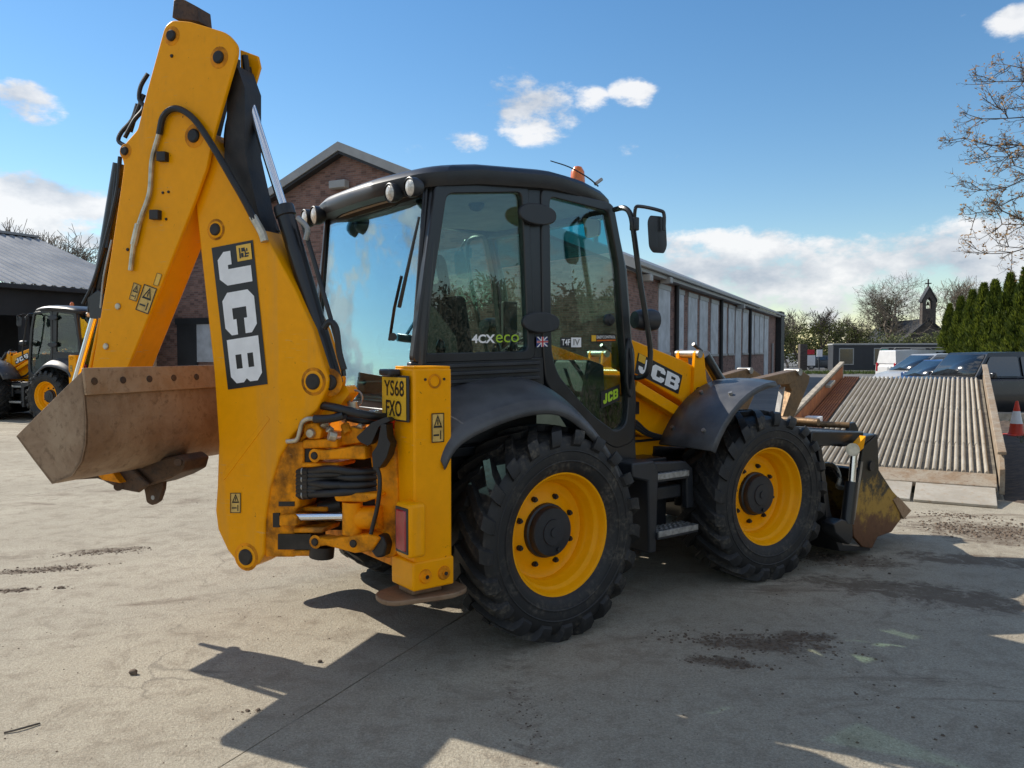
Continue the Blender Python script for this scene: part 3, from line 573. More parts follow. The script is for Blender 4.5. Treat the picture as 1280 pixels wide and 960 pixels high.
# ------------------------------------------------------------------ the backhoe loader
root = empty('backhoe_loader', (MX, MY, 0), YAW)
tag(root, 'yellow backhoe loader with boom swung sideways and wide ditching bucket, standing on concrete', 'backhoe loader')
AX, WBASE, WY, WR = 0.66, 2.17, -0.935, 0.665
def wheel_parts():
    half = [(.375, .150), (.392, .178), (.43, .200), (.48, .212), (.54, .214), (.585, .205), (.612, .185), (.626, .13), (.632, .06)]
    prof = [(r, -y) for r, y in half]+[(.634, 0)]+[(r, y) for r, y in half[::-1]]
    b = MB().lathe(prof, n=64)
    b.lathe([(.455, -.209), (.462, -.214), (.470, -.2125)], n=64); b.lathe([(.52, -.2145), (.526, -.219), (.532, -.215)], n=64)
    top = [(.672, -.020), (.672, .085), (.669, .155), (.657, .210), (.614, .232), (.570, .228)]
    bas = [(.61, -.018), (.61, .085), (.60, .14), (.58, .17), (.555, .19), (.55, .205)]
    th = [0, .125, .225, .295, .325, .34]; w0 = [.056, .060, .068, .078, .084, .074]
    NL = 21
    for sd in (-1, 1):
        for k in range(NL):
            t0 = 2*pi*(k+(0.5 if sd > 0 else 0))/NL; vs = []; fs = []
            for i in range(6):
                for (rr, yy), ww in ((bas[i], w0[i]*1.35), (top[i], w0[i])):
                    for s2 in (-1, 1):
                        a = t0+th[i]+s2*ww/2/.65; vs.append((rr*cos(a), sd*yy, rr*sin(a)))
            for i in range(5):
                q = i*4; r = q+4; fs += [(q, r, r+2, q+2), (q+1, q+3, r+3, r+1), (q+2, r+2, r+3, q+3)]
            fs += [(0, 2, 3, 1), (20, 21, 23, 22)]; b.add(vs, fs)
    tyre = b.mesh('tyre', M['tyre'])
    rp = [(.372, -.135), (.388, -.150), (.394, -.162), (.388, -.170), (.377, -.168), (.368, -.155), (.362, -.125), (.352, -.110), (.340, -.104), (.334, -.095), (.330, -.060), (.318, -.045), (.312, -.030), (.306, .0), (.285, .012), (.24, .012), (.20, -.008), (.10, -.010)]
    rim = MB().lathe(rp, n=56); rim.lathe([(.372, .15), (.388, .155), (.35, .10), (.31, .02)], n=40); rim = rim.mesh('rim', M['rimyellow'])
    hb = MB().lathe([(.175, -.005), (.172, -.035), (.160, -.042), (.158, -.075), (.150, -.085), (.085, -.090), (.083, -.098), (.0, -.100)], n=32)
    hb.cyl((.055, -.088, -.11), (.055, -.100, -.11), .016, 10); hb.cyl((.0, -.095, 0), (0, -.106, 0), .03, 12)
    hub = hb.mesh('hub', M['plastic'])
    bt = MB().cyl((0, .004, 0), (0, -.016, 0), .018, 12); bt.cyl((0, -.014, 0), (0, -.030, 0), .012, 6); bolt = bt.mesh('bolt', M['grease'])
    return tyre, rim, hub, bolt
TYRE, RIM, HUB, BOLT = wheel_parts()
def add_wheel(x, side, steer=0.0, spin=0.0):
    w = empty('wheel', (x, WY*side, AX), steer, root); w.scale = (1, side, 1)
    for nm, me in (('tyre', TYRE), ('rim', RIM), ('hub', HUB)):
        o = link(nm, me, w); o.rotation_euler = (0, spin, 0)
    for k in range(8):
        a = 2*pi*k/8+spin+.3; o = link('bolt', BOLT, w); o.location = (.222*cos(a), -.0, .222*sin(a))
    return w
for sd in (1, -1):
    add_wheel(0, sd, 0, .1); add_wheel(WBASE, sd, radians(-5), .27)
# ---- chassis, axles, tanks
ch = MB(); ch.bx(-.95, 2.75, -.34, -.22, .55, .86); ch.bx(-.95, 2.75, .22, .34, .55, .86); ch.bx(-.6, 2.5, -.22, .22, .50, .78)
ch.bx(.85, 2.55, -.42, .42, .82, 1.06); ch.bx(-.75, .95, -.62, .62, .95, 1.22)
for x in (0, WBASE): ch.cyl((x, -.80, AX), (x, .80, AX), .105, 14); ch.ball((x, 0, AX), (.24, .24, .22)); ch.cyl((x, -.80, AX), (x, -.66, AX), .17, 16); ch.cyl((x, .66, AX), (x, .80, AX), .17, 16)
ch.bx(.78, 1.45, -.62, -.36, .42, .98); ch.bx(.78, 1.45, .36, .62, .42, .98)
ch.build('chassis', M['black'], root, .01)
bn = MB(); pf = [(1.0, 1.04), (1.0, 1.62), (1.55, 1.60), (2.3, 1.46), (2.62, 1.36), (2.70, 1.2), (2.70, .95), (1.0, .95)]
bn.prism([(x, -.43, z) for x, z in pf], (0, .86, 0)); bonnet = bn.build('bonnet', M['yellow'], root, .03)
MB().bx(2.66, 2.72, -.36, .36, .98, 1.3).build('grille', M['plastic'], bonnet, .01)
for sd in (1, -1):
    g = MB()
    for k in range(5): g.bx(1.15, 1.75, -.437*sd, -.425*sd, 1.08+k*.045, 1.10+k*.045)
    g.build('vent', M['plastic'], bonnet)
# ---- rear mudguards
def rear_guard(sd):
    def row(P, y): return [V((x, y, z)) for x, z in P]
    outer = [(-.90, 1.20), (-.84, 1.335), (-.66, 1.41), (-.37, 1.488), (-.12, 1.500), (.02, 1.465), (.15, 1.385), (.29, 1.27), (.41, 1.13), (.50, .97), (.55, .80)]
    inner = [(-.93, 1.30), (-.88, 1.47), (-.70, 1.56), (-.40, 1.625), (-.10, 1.64), (.06, 1.60), (.20, 1.51), (.36, 1.36), (.50, 1.17), (.60, .98), (.64, .80)]
    mid = [((a[0]*.45+b[0]*.55), (a[1]*.45+b[1]*.55)+.035) for a, b in zip(outer, inner)]
    lip = [(x*.985, z-.055) for x, z in outer]
    b = MB().grid([row(inner, -.66), row(inner, -.76), row(mid, -.93), row(outer, -1.13), row(lip, -1.145), row([(x*.985, z-.02) for x, z in lip], -1.12)])
    if sd < 0: b = b.mirror()
    o = b.build('rear_mudguard', M['guard'], root, 0, .018)
    o.modifiers.new('sub', 'SUBSURF').levels = 1; o.modifiers['sub'].render_levels = 2; return o
rear_guard(1); rear_guard(-1)
# ---- cab -----------------------------------------------------------------
cab = MB()
CYW = .77
def side(P, y): return [V((x, y, z)) for x, z in P]
qi = [(-.62, 2.74), (-.055, 2.815), (.0, 1.80), (-.79, 1.785)]; qo = [(-.70, 2.80), (.0, 2.875), (.06, 1.745), (-.865, 1.725)]
di = [(.18, 2.815), (.715, 2.775), (.815, 2.40), (.925, 1.45), (.90, 1.27), (.80, 1.225), (.565, 1.36), (.25, 1.645), (.20, 1.80)]
do = [(.105, 2.875), (.765, 2.835), (.885, 2.40), (1.005, 1.45), (.985, 1.14), (.80, 1.10), (.52, 1.25), (.15, 1.58), (.125, 1.80)]
for sd in (-1, 1):
    y = CYW*sd; t = (0, -.055*sd, 0)
    cab.ring(rnd_poly(side(qo, y), .05), rnd_poly(side(qi, y), .05), t)
    cab.ring(rnd_poly(side(do, y), .06), rnd_poly(side(di, y), [.05, .05, .05, .1, .12, .1, .12, .12, .05]), (0, -.075*sd, 0))
    cab.prism(side([(-.01, 2.86), (.115, 2.875), (.14, 1.60), (.05, 1.60)], y+.012*sd*-1), t)            # pillar between
    cab.prism(side([(-.87, 1.735), (.13, 1.76), (.14, 1.58), (.05, 1.50), (-.90, 1.40)], y-.004*sd), t)
    cab.prism(side([(.50, 1.26), (1.0, 1.16), (1.02, .95), (.60, .95)], y-.006*sd), t)
    # rear corner posts and windscreen posts
    cab.tube([(-.675, .72*sd, 2.78), (-.725, .735*sd, 2.4), (-.785, .745*sd, 1.9), (-.82, .745*sd, 1.35)], .040, 8)
    cab.tube([(.76, .72*sd, 2.82), (.90, .72*sd, 2.38), (1.0, .72*sd, 1.5), (1.02, .70*sd, 1.05)], .034, 8)
bow = lambda yy: -.025*(1-(yy/.73)**2)
def rear_x(z): return -.715-.115*(2.74-z)/(2.74-1.45)
def rear_strip(z0, z1, dx=0.0, n=12, w=.715): return [[V((rear_x(z)+bow(-w+2*w*k/n)+dx, -w+2*w*k/n, z)) for k in range(n+1)] for z in (z0, z1)]
g = rear_strip(1.42, 1.49); h_ = rear_strip(1.42, 1.49, .05); cab.grid([g[0], g[1], h_[1], h_[0], g[0]])
g = rear_strip(2.70, 2.80); h_ = rear_strip(2.70, 2.80, .05); cab.grid([g[0], g[1], h_[1], h_[0], g[0]])
cab.bx(-.86, -.80, -.70, .70, 1.0, 1.44); cab.bx(.98, 1.03, -.68, .68, 1.0, 1.42); cab.bx(.72, .80, -.7, .7, 2.74, 2.82); cab.bx(-.86, 1.0, -.70, .70, 1.14, 1.20)
for sd in (-1, 1): cab.tube([(rear_x(z)-.012, .700*sd, z) for z in (2.78, 2.3, 1.9, 1.40)], .022, 6)
cabo = cab.build('cab', M['black'], root, .008)
rib = MB()
for k in range(5): rib.prism(side([(-.86+.012*k, 1.715-.048*k), (.08, 1.735-.048*k), (.085, 1.712-.048*k), (-.865+.012*k, 1.692-.048*k)], -CYW-.022), (0, .03, 0))
rib.build('louvre', M['plastic'], cabo, .005)
# glass
for sd in (-1, 1):
    y = (CYW-.03)*sd
    MB().prism(rnd_poly(side([(-.64, 2.76), (-.04, 2.83), (.015, 1.785), (-.81, 1.77)], y), .05), (0, .006, 0)).build('quarter_window', M['glass'], cabo)
    MB().prism(rnd_poly(side([(.165, 2.83), (.73, 2.79), (.83, 2.40), (.94, 1.45), (.915, 1.25), (.80, 1.21), (.55, 1.35), (.235, 1.63), (.185, 1.80)], y), [.04]*3+[.1]*5+[.04]), (0, .006, 0)).build('door_window', M['glassdoor'], cabo)
g = rear_strip(1.48, 2.72, -.006); h_ = rear_strip(1.48, 2.72, 0)
MB().grid([g[0], g[1], h_[1], h_[0], g[0]]).build('rear_window', M['glassrear'], cabo)
def wsx(z): return .775+.24*(2.80-z)/(2.8-1.1)
MB().prism([(wsx(1.36), -.68, 1.36), (wsx(1.36), .68, 1.36), (wsx(2.50), .68, 2.50), (wsx(2.50), -.68, 2.50)], (.006, 0, 0)).build('windscreen', M['glass'], cabo)
MB().prism([(wsx(2.5), -.68, 2.505), (wsx(2.5), .68, 2.505), (wsx(2.78), .68, 2.76), (wsx(2.78), -.68, 2.76)], (.006, 0, 0)).build('sun_strip', M['sunstrip'], cabo)
# roof
def zc(x): 
    P = [(-.95, 2.775), (-.75, 2.80), (-.4, 2.855), (.17, 2.895), (.6, 2.875), (.9, 2.80)]
    for (a, c), (b, d) in zip(P, P[1:]):
        if x <= b: return c+(d-c)*(x-a)/(b-a)
    return P[-1][1]
def plan(ins, n=6):
    hw = .80-ins; x0, x1 = -.90+ins, .86-ins
    P = [V((x0+.12, -hw, 0)), V((x0, -hw*.45, 0)), V((x0-.015, 0, 0)), V((x0, hw*.45, 0)), V((x0+.12, hw, 0)), V((-.3, hw+.02, 0)), V((.3, hw+.02, 0)), V((x1, hw*.86, 0)), V((x1+.04, 0, 0)), V((x1, -hw*.86, 0)), V((.3, -hw-.02, 0)), V((-.3, -hw-.02, 0))]
    return rnd_poly(P, [.14, .1, .1, .1, .14, .2, .2, .14, .2, .14, .2, .2], 4)
roof = MB(); lv = []
for ins, dz in ((.10, -.05), (.015, -.035), (0, 0.0), (.0, .045), (.025, .075), (.09, .098), (.25, .118), (.5, .13)):
    lv.append([V((p.x, p.y, zc(p.x)*(1 if ins < .4 else 1)+dz)) for p in plan(ins)])
for r in lv: r.append(r[0].copy())
roof.grid(lv); roof.add([p for p in lv[-1][:-1]], [list(range(len(lv[-1])-1))]); ro = roof.build('roof', M['roofblack'], root)
hl = MB(); q = plan(.11); hl.add([V((p.x, p.y, zc(p.x)-.052)) for p in q], [list(range(len(q)))]); hl.build('headliner', M['headliner'], cabo)
# roof lamps, beacon, aerial
def lamp(c, d, r=.058, mt='lens'):
    c = V(c); d = V(d).normalized(); o = MB().lathe([(.0, .07), (r*.7, .065), (r*1.02, .03), (r*1.08, -.012), (r*.98, -.016)], c, -d, 20).build('work_lamp', M['plastic'], ro)
    MB().lathe([(0, .004), (r*.6, .002), (r*.97, -.006)], c+d*.014, d, 20).build('lens', M[mt], o) if False else None
    MB().lathe([(0, .022), (r*.6, .018), (r*.98, .006)], c, d, 20).build('lamp_glass', M[mt], ro); return o
for px, py in ((489, 241), (514, 234)):
    lamp(UX(px, py, -.865), (-1, -.05, -.12), .055)
for yy in (.44, .60): lamp((-.93, yy, 2.74), (-1, .05, -.1), .062)
BCN = UY(722, 232, -.40)
bc = MB().lathe([(.055, 0), (.055, .035), (.05, .10), (.03, .135), (0, .145)], BCN, (0, 0, 1), 18).build('beacon', M['amber'], ro)
MB().lathe([(.06, -.05), (.06, .005), (.0, .006)], BCN, (0, 0, 1), 18).build('beacon_base', M['plastic'], ro)
MB().tube([UY(748, 233, -.78), UY(735, 222, -.74), UY(712, 209, -.70), UY(688, 201, -.66)], [.006, .004], 6, 4).build('aerial', M['plastic'], ro)
MB().cyl(UY(744, 230, -.78), UY(752, 224, -.78), .012).build('aerial_base', M['steel'], ro)
# door hinges, handle, stickers
for sd in (-1, 1):
    for cx, cz in ((.045, 2.68), (.075, 1.985)):
        P = [V((cx+.155*cos(a)*(1 if abs(cos(a)) > .02 else 1), CYW*sd+(.018*sd), cz+.068*(abs(sin(a))**.8)*(1 if sin(a) > 0 else -1))) for a in [2*pi*k/24 for k in range(24)]]
        MB().prism(P, (0, .03*sd, 0)).build('hinge_cover', M['plastic'], cabo, .008)
hd = rnd_poly(side([(.90, 1.92), (.955, 1.80), (.955, 1.55), (.92, 1.44), (.875, 1.55), (.87, 1.80)], -CYW-.002), .05)
MB().prism(hd, (0, -.03, 0)).build('door_handle_housing', M['plastic'], cabo, .01)
MB().tube([(.905, -CYW-.035, 1.82), (.905, -CYW-.055, 1.72), (.905, -CYW-.055, 1.60), (.905, -CYW-.035, 1.53)], .014, 8).build('door_handle', M['black'], cabo)
def sticker(corners, bg, items, parent, nm='sticker', off=.004):
    # corners: (lower left, lower right, upper right, upper left) seen from outside
    c = [V(p) for p in corners]
    if bg: on_quad(rect_mb(), *c, off).build(nm, M[bg], parent)
    for i, (b, rect, mt) in enumerate(items): on_quad(b, *c, off*(1.6+.3*i), rect).build('lettering', M[mt], parent)
def uyq(P, y): return [UY(px, py, y) for px, py in P]
Yg = -(CYW-.03)
sticker(uyq([(589, 429), (618, 429), (618, 418), (589, 418)], Yg-.001), None, [(text_mb('4CX', bold=.03), (0, 0, 1, 1), 'white')], cabo)
sticker(uyq([(619, 428.5), (648, 427.5), (648, 418), (619, 418)], Yg-.001), None, [(text_mb('eco', bold=0), (0, 0, 1, 1), 'lime')], cabo)
uj = [(rect_mb(), (0, .4, 1, .6), 'white'), (rect_mb(), (.38, 0, .62, 1), 'white'), (rect_mb(), (0, .44, 1, .56), 'red'), (rect_mb(), (.44, 0, .56, 1), 'red')]
dg = MB().add([(0, 0, 0), (.14, 0, 0), (1, 1, 0), (.86, 1, 0)], [(0, 1, 2, 3)]); dg2 = MB().add([(0, 1, 0), (.14, 1, 0), (1, 0, 0), (.86, 0, 0)], [(0, 1, 2, 3)])
sticker(uyq([(670, 434), (684, 433), (684, 421), (670, 421)], -CYW-.0), 'navy', [(dg, (0, 0, 1, 1), 'white'), (dg2, (0, 0, 1, 1), 'white')]+uj, cabo, 'flag_sticker')
sticker(uyq([(700, 434), (713, 434), (713, 422), (700, 422)], Yg-.001), 'decalblack', [(text_mb('T4F', bold=.02), (.1, .2, .92, .85), 'white')], cabo)
sticker(uyq([(713.5, 434), (726, 434), (726, 422), (713.5, 422)], Yg-.001), 'white', [(text_mb('IV', bold=.02), (.2, .2, .85, .85), 'steel')], cabo)
sticker(uyq([(738, 428), (769, 427), (769, 418), (738, 418)], Yg-.001), 'decalblack', [(rect_mb(), (.02, .12, .2, .9), 'plate'), (text_mb('EASYCONTROL', bold=.02), (.22, .45, .98, .85), 'white'), (rect_mb(), (.22, .12, .98, .3), 'amber')], cabo)
sticker(uyq([(751, 511), (774, 500), (774, 480), (751, 490)], Yg-.001), 'decalblack', [(jcb_mb(), (.1, .2, .9, .8), 'lime')], cabo)
# wiper
wb = MB().tube([UX(487, 425, -.86), UX(493, 385, -.885), UX(502, 345, -.88)], .010, 6); wb.tube([UX(499, 384, -.88), UX(511, 330, -.87), UX(524, 271, -.84)], [.013, .008], 6); wb.cyl(UX(491, 421, -.83), UX(491, 421, -.90), .025, 10)
wb.build('wiper', M['black'], cabo)
# interior
st = MB(); st.prism(rnd_poly([(-.12, -.24, 1.52), (.36, -.24, 1.56), (.38, -.24, 1.68), (-.12, -.24, 1.64)], .04), (0, .48, 0)); st.bx(-.05, .25, -.2, .2, 1.2, 1.5)
st.prism(rnd_poly([(-.15, -.23, 1.62), (-.02, -.23, 1.62), (-.12, -.23, 2.18), (-.23, -.23, 2.18)], .04), (0, .46, 0))
seat = st.build('seat', M['seat'], cabo, .03)
hr = MB().ring(rnd_poly([(-.19, -.17, 2.18), (-.19, .17, 2.18), (-.24, .15, 2.47), (-.24, -.15, 2.47)], .07), rnd_poly([(-.20, -.11, 2.27), (-.20, .11, 2.27), (-.23, .10, 2.40), (-.23, -.10, 2.40)], .04), (-.07, 0, 0)); hr.build('headrest', M['seat'], cabo, .015)
sw = MB(); sw.lathe([(.19+.017*cos(a), .017*sin(a)) for a in [2*pi*k/8 for k in range(8)]], (.56, 0, 1.83), (-.5, 0, .866), 28, True); sw.tube([(.56, 0, 1.83), (.70, 0, 1.6), (.80, 0, 1.2)], .035, 8); sw.tube([(.46, 0, 1.77), (.66, 0, 1.89)], .014, 6); sw.tube([(.56, -.19, 1.83), (.56, .19, 1.83)], .014, 6)
sw.build('steering_wheel', M['interior'], cabo)
ds = MB(); ds.prism(rnd_poly([(.66, -.5, 1.2), (.97, -.5, 1.2), (.94, -.5, 1.70), (.78, -.5, 1.74)], .03), (0, 1.1, 0)); ds.bx(-.60, .2, -.62, -.36, 1.2, 1.60); ds.bx(-.60, .2, .36, .62, 1.2, 1.58); ds.bx(-.75, -.45, -.5, .5, 1.2, 1.5)
ds.build('console', M['interior'], cabo, .02)
lv_ = MB()
for (x, y, z) in ((-.5, -.30, 1.85), (-.42, -.42, 1.82), (-.5, .25, 1.86), (.1, -.52, 1.82), (.0, -.46, 1.80)): lv_.tube([(x, y, 1.5), (x-.03, y, z-.06)], .012, 6); lv_.ball((x-.03, y, z), (.032, .032, .06))
lv_.build('control_lever', M['black'], cabo)
MB().bx(.60, .74, .30, .34, 1.9, 2.2).build('monitor', M['interior'], cabo, .01)
mi = MB().prism(rnd_poly([UX(728, 272, .70), UX(749, 275, .70), UX(748, 295, .70), UX(732, 298, .70)], .03), (.02, 0, 0)); mi.tube([UX(738, 280, .72), UX(752, 272, .76), UX(762, 264, .8)], .012, 6, 3); mi.build('interior_mirror', M['mirror'], cabo)
fan = MB().lathe([(0, 0), (.05, .0), (.055, .03), (.03, .06), (0, .065)], UY(594, 255, -.35), (-.3, -1, 0), 14); fan.cyl(UY(594, 255, -.35), UY(594, 238, -.30), .014, 6); fan.build('cab_fan', M['interior'], cabo)
MB().lathe([(0, 0), (.04, .005), (.045, .03), (.03, .055), (0, .06)], UY(758, 400, Yg-.01), (0, -1, 0), 14).build('catch_knob', M['plastic'], cabo)
# mirror rails and mirrors
for sd in (1, -1):
    def q(px, py, y): p = UY(px, py, y); return V((p.x, p.y*sd, p.z))
    MB().tube([q(768, 262, -.80), q(780, 260, -.92), q(788, 268, -.98), q(792, 290, -1.0), q(800, 350, -1.0), q(808, 400, -1.0), q(813, 440, -.98), q(809, 466, -.95), q(798, 472, -.86), q(790, 471, -.80)], .019, 8, 4).build('grab_rail', M['black'], cabo)
    MB().tube([q(793, 288, -1.0), q(794, 262, -1.02), q(800, 258, -1.05), q(824, 263, -1.18), q(830, 268, -1.2), q(830, 288, -1.2)], .012, 8, 4).build('mirror_arm', M['black'], cabo)
    MB().box(q(793, 280, -1.0), (.05, .05, .09)).build('mirror_clamp', M['plastic'], cabo, .008)
    mp = rnd_poly([q(809, 276, -1.16), q(813, 268, -1.16), q(821, 273, -1.16), q(823, 308, -1.16), q(818, 318, -1.16), q(811, 310, -1.16)], .035)
    mo = MB().prism(mp, (.07, -.015*sd, 0)).build('mirror', M['plastic'], cabo, .02)
    wl = q(806, 400, -.93); MB().lathe([(0, -.09), (.06, -.085), (.075, -.03), (.08, .05), (.07, .09), (0, .095)], wl, (1, -.25*sd, 0), 18).build('work_lamp', M['plastic'], cabo)
# ---- steps
for sd in (1, -1):
    b = MB(); t = (0, .30, 0); y = -.93
    def sp_(P, y0, vec):
        b.prism([V((x, y0, z)) for x, z in P], vec)
    sp_(rnd_poly([V((.78, 0, 1.02)), V((1.02, 0, 1.02)), V((1.06, 0, .92)), V((1.00, 0, .36)), V((.93, 0, .36)), V((.92, 0, .86)), V((.78, 0, .90))], .04) and [(.78, 1.02), (1.0, 1.02), (1.05, .95), (1.03, .36), (.95, .36), (.94, .88), (.78, .92)], -.95, (0, .33, 0))
    sp_([(1.05, 1.0), (1.40, .98), (1.48, .92), (1.50, .62), (1.42, .62), (1.41, .86), (1.36, .90), (1.05, .92)], -.90, (0, .06, 0))
    b.bx(1.0, 1.46, -.66, -.62, .38, .98); b.bx(1.05, 1.42, -.84, -.64, .70, .80)
    (b if sd > 0 else b.mirror()).build('step_frame', M['plastic'], root, .012)
    for (x0, x1, z, y0) in ((1.02, 1.40, .905, -.93), (1.02, 1.46, .50, -.97)):
        u = MB().bx(x0, x1, y0, y0+.17, z-.05, z); (u if sd > 0 else u.mirror()).build('step', M['plastic'], root, .006)
        u = MB()
        for k in range(9):
            xx = x0+.02+(x1-x0-.04)*k/8
            for j in range(3): u.box((xx, y0+.03+.055*j, z+.006), (.028, .036, .013))
        u.bx(x0+.005, x1-.005, y0-.006, y0+.012, z-.03, z+.012)
        (u if sd > 0 else u.mirror()).build('tread_plate', M['tread'], root, .002)
# ---- front mudguards
for sd in (1, -1):
    rows = []
    A = [152, 145, 138, 130, 122, 115, 108, 100, 92]
    for y, rr in ((-.66, .905), (-.80, .915), (-1.0, .915), (-1.15, .90), (-1.165, .87)):
        rows.append([V((WBASE+rr*cos(radians(a)), y, AX+rr*sin(radians(a))+(.0 if a < 140 else 0))) for a in A])
    b = MB().grid(rows); (b if sd > 0 else b.mirror()).build('front_mudguard', M['guard'], root, 0, .02)
    b = MB()
    for (a, y) in ((143, -.74), (143, -1.04), (118, -.76), (118, -1.04)): b.cyl((WBASE+.91*cos(radians(a)), y, AX+.91*sin(radians(a))), (WBASE+.94*cos(radians(a)), y, AX+.94*sin(radians(a))), .016, 8)
    (b if sd > 0 else b.mirror()).build('mudguard_bolt', M['steel'], root)
# ---- loader arms (near face at Y=-0.58)
def c3(x, y): return (770+x/6, 400+y/6)
LA = -.60
for sd in (1, -1):
    f = lambda b: b if sd > 0 else b.mirror()
    arm = MB(); arm.prism([UY(*c3(*p), LA) for p in ((60, 120), (135, 152), (500, 300), (585, 345), (590, 640), (550, 690), (480, 600), (230, 452), (60, 360))], (0, .14, 0))
    P0 = UY(*c3(560, 480), LA)
    arm.prism([V((1.95, LA, 1.50)), V((2.15, LA, 1.42)), V((2.75, LA, .78)), V((2.95, LA, .42)), V((2.82, LA, .36)), V((2.60, LA, .66)), V((2.0, LA, 1.15)), V((1.80, LA, 1.20))], (0, .12, 0))
    armo = f(arm).build('loader_arm', M['yellow'], root, .01)
    fl = MB().prism([UY(*c3(*p), LA-.06) for p in ((165, 457), (545, 690), (512, 757), (142, 532))], (0, .10, 0)); f(fl).build('arm_flange', M['yellow'], armo, .006)
    ear = MB().prism(rnd_poly([UY(*c3(*p), LA-.03) for p in ((590, 345), (598, 235), (630, 220), (662, 255), (668, 335), (682, 462), (722, 522), (590, 612), (578, 640))], .02), (0, .03, 0))
    ear.prism(rnd_poly([UY(*c3(*p), LA-.03)+V((0, .17, 0)) for p in ((590, 345), (598, 235), (630, 220), (662, 255), (668, 335), (682, 462), (722, 522), (590, 612), (578, 640))], .02), (0, .03, 0))
    f(ear).build('arm_bracket', M['yellow'], armo, .006)
    p = UY(*c3(632, 255), LA-.05); f(MB().cyl(p, p+V((0, .24, 0)), .032, 14)).build('pin', M['steel'], armo)
    p = UY(*c3(628, 535), LA-.045); f(MB().cyl(p, p+V((0, .05, 0)), .035, 14)).build('pin', M['grease'], armo)
    lk = MB().tube([UY(*c3(660, 260), LA+.06), UY(*c3(760, 430), LA+.06), UY(*c3(860, 560), LA+.06)], .05, 10); lk.tube([UY(*c3(580, 180), LA+.06), UY(*c3(640, 235), LA+.06)], .016, 8); f(lk).build('tipping_lever', M['black'], armo)
    rm = MB().cyl((1.55, -.40, 1.0), (2.1, -.40, .95), .05, 12); rm.cyl((2.1, -.40, .95), (2.6, -.5, .72), .03, 12); f(rm).build('lift_ram', M['black'], root)
    bd = MB().prism([UY(*c3(*p), -.52) for p in ((60, 560), (150, 540), (520, 740), (480, 870), (200, 870), (60, 800))], (0, .10, 0)); f(bd).build('side_panel', M['yellow'], root, .008)
    f(MB().prism([UY(*c3(*p), -.525) for p in ((88, 612), (162, 612), (162, 705), (88, 705))], (0, -.02, 0))).build('vent', M['plastic'], root, .004)
    hs = MB()
    for k in range(3): hs.tube([UY(*c3(80, 740+k*25), -.60), UY(*c3(150, 760+k*25), -.62), UY(*c3(240, 840+k*12), -.62), UY(*c3(380, 880+k*6), -.62), UY(*c3(520, 900), -.60)], .013, 6, 3)
    f(hs).build('hose', M['hose'], root)
    C = [UY(*c3(*p), LA) for p in ((138, 398), (465, 556), (496, 415), (165, 245))]
    if sd < 0:
        C = [V((p.x, -p.y, p.z)) for p in (C[1], C[0], C[3], C[2])]
    sticker(C, 'decalblack', [(jcb_mb(), (.05, .12, .96, .86), 'white'), (rect_mb(), (.015, .62, .16, .98), 'plate')], armo, 'decal')
MB().cyl((1.38, -.6, 1.62), (1.38, .6, 1.62), .05, 12).build('cross_tube', M['yellow'], root)
MB().bx(2.55, 2.70, -.60, .60, .62, .76).build('loader_cross_member', M['yellow_dirty'], root, .01)
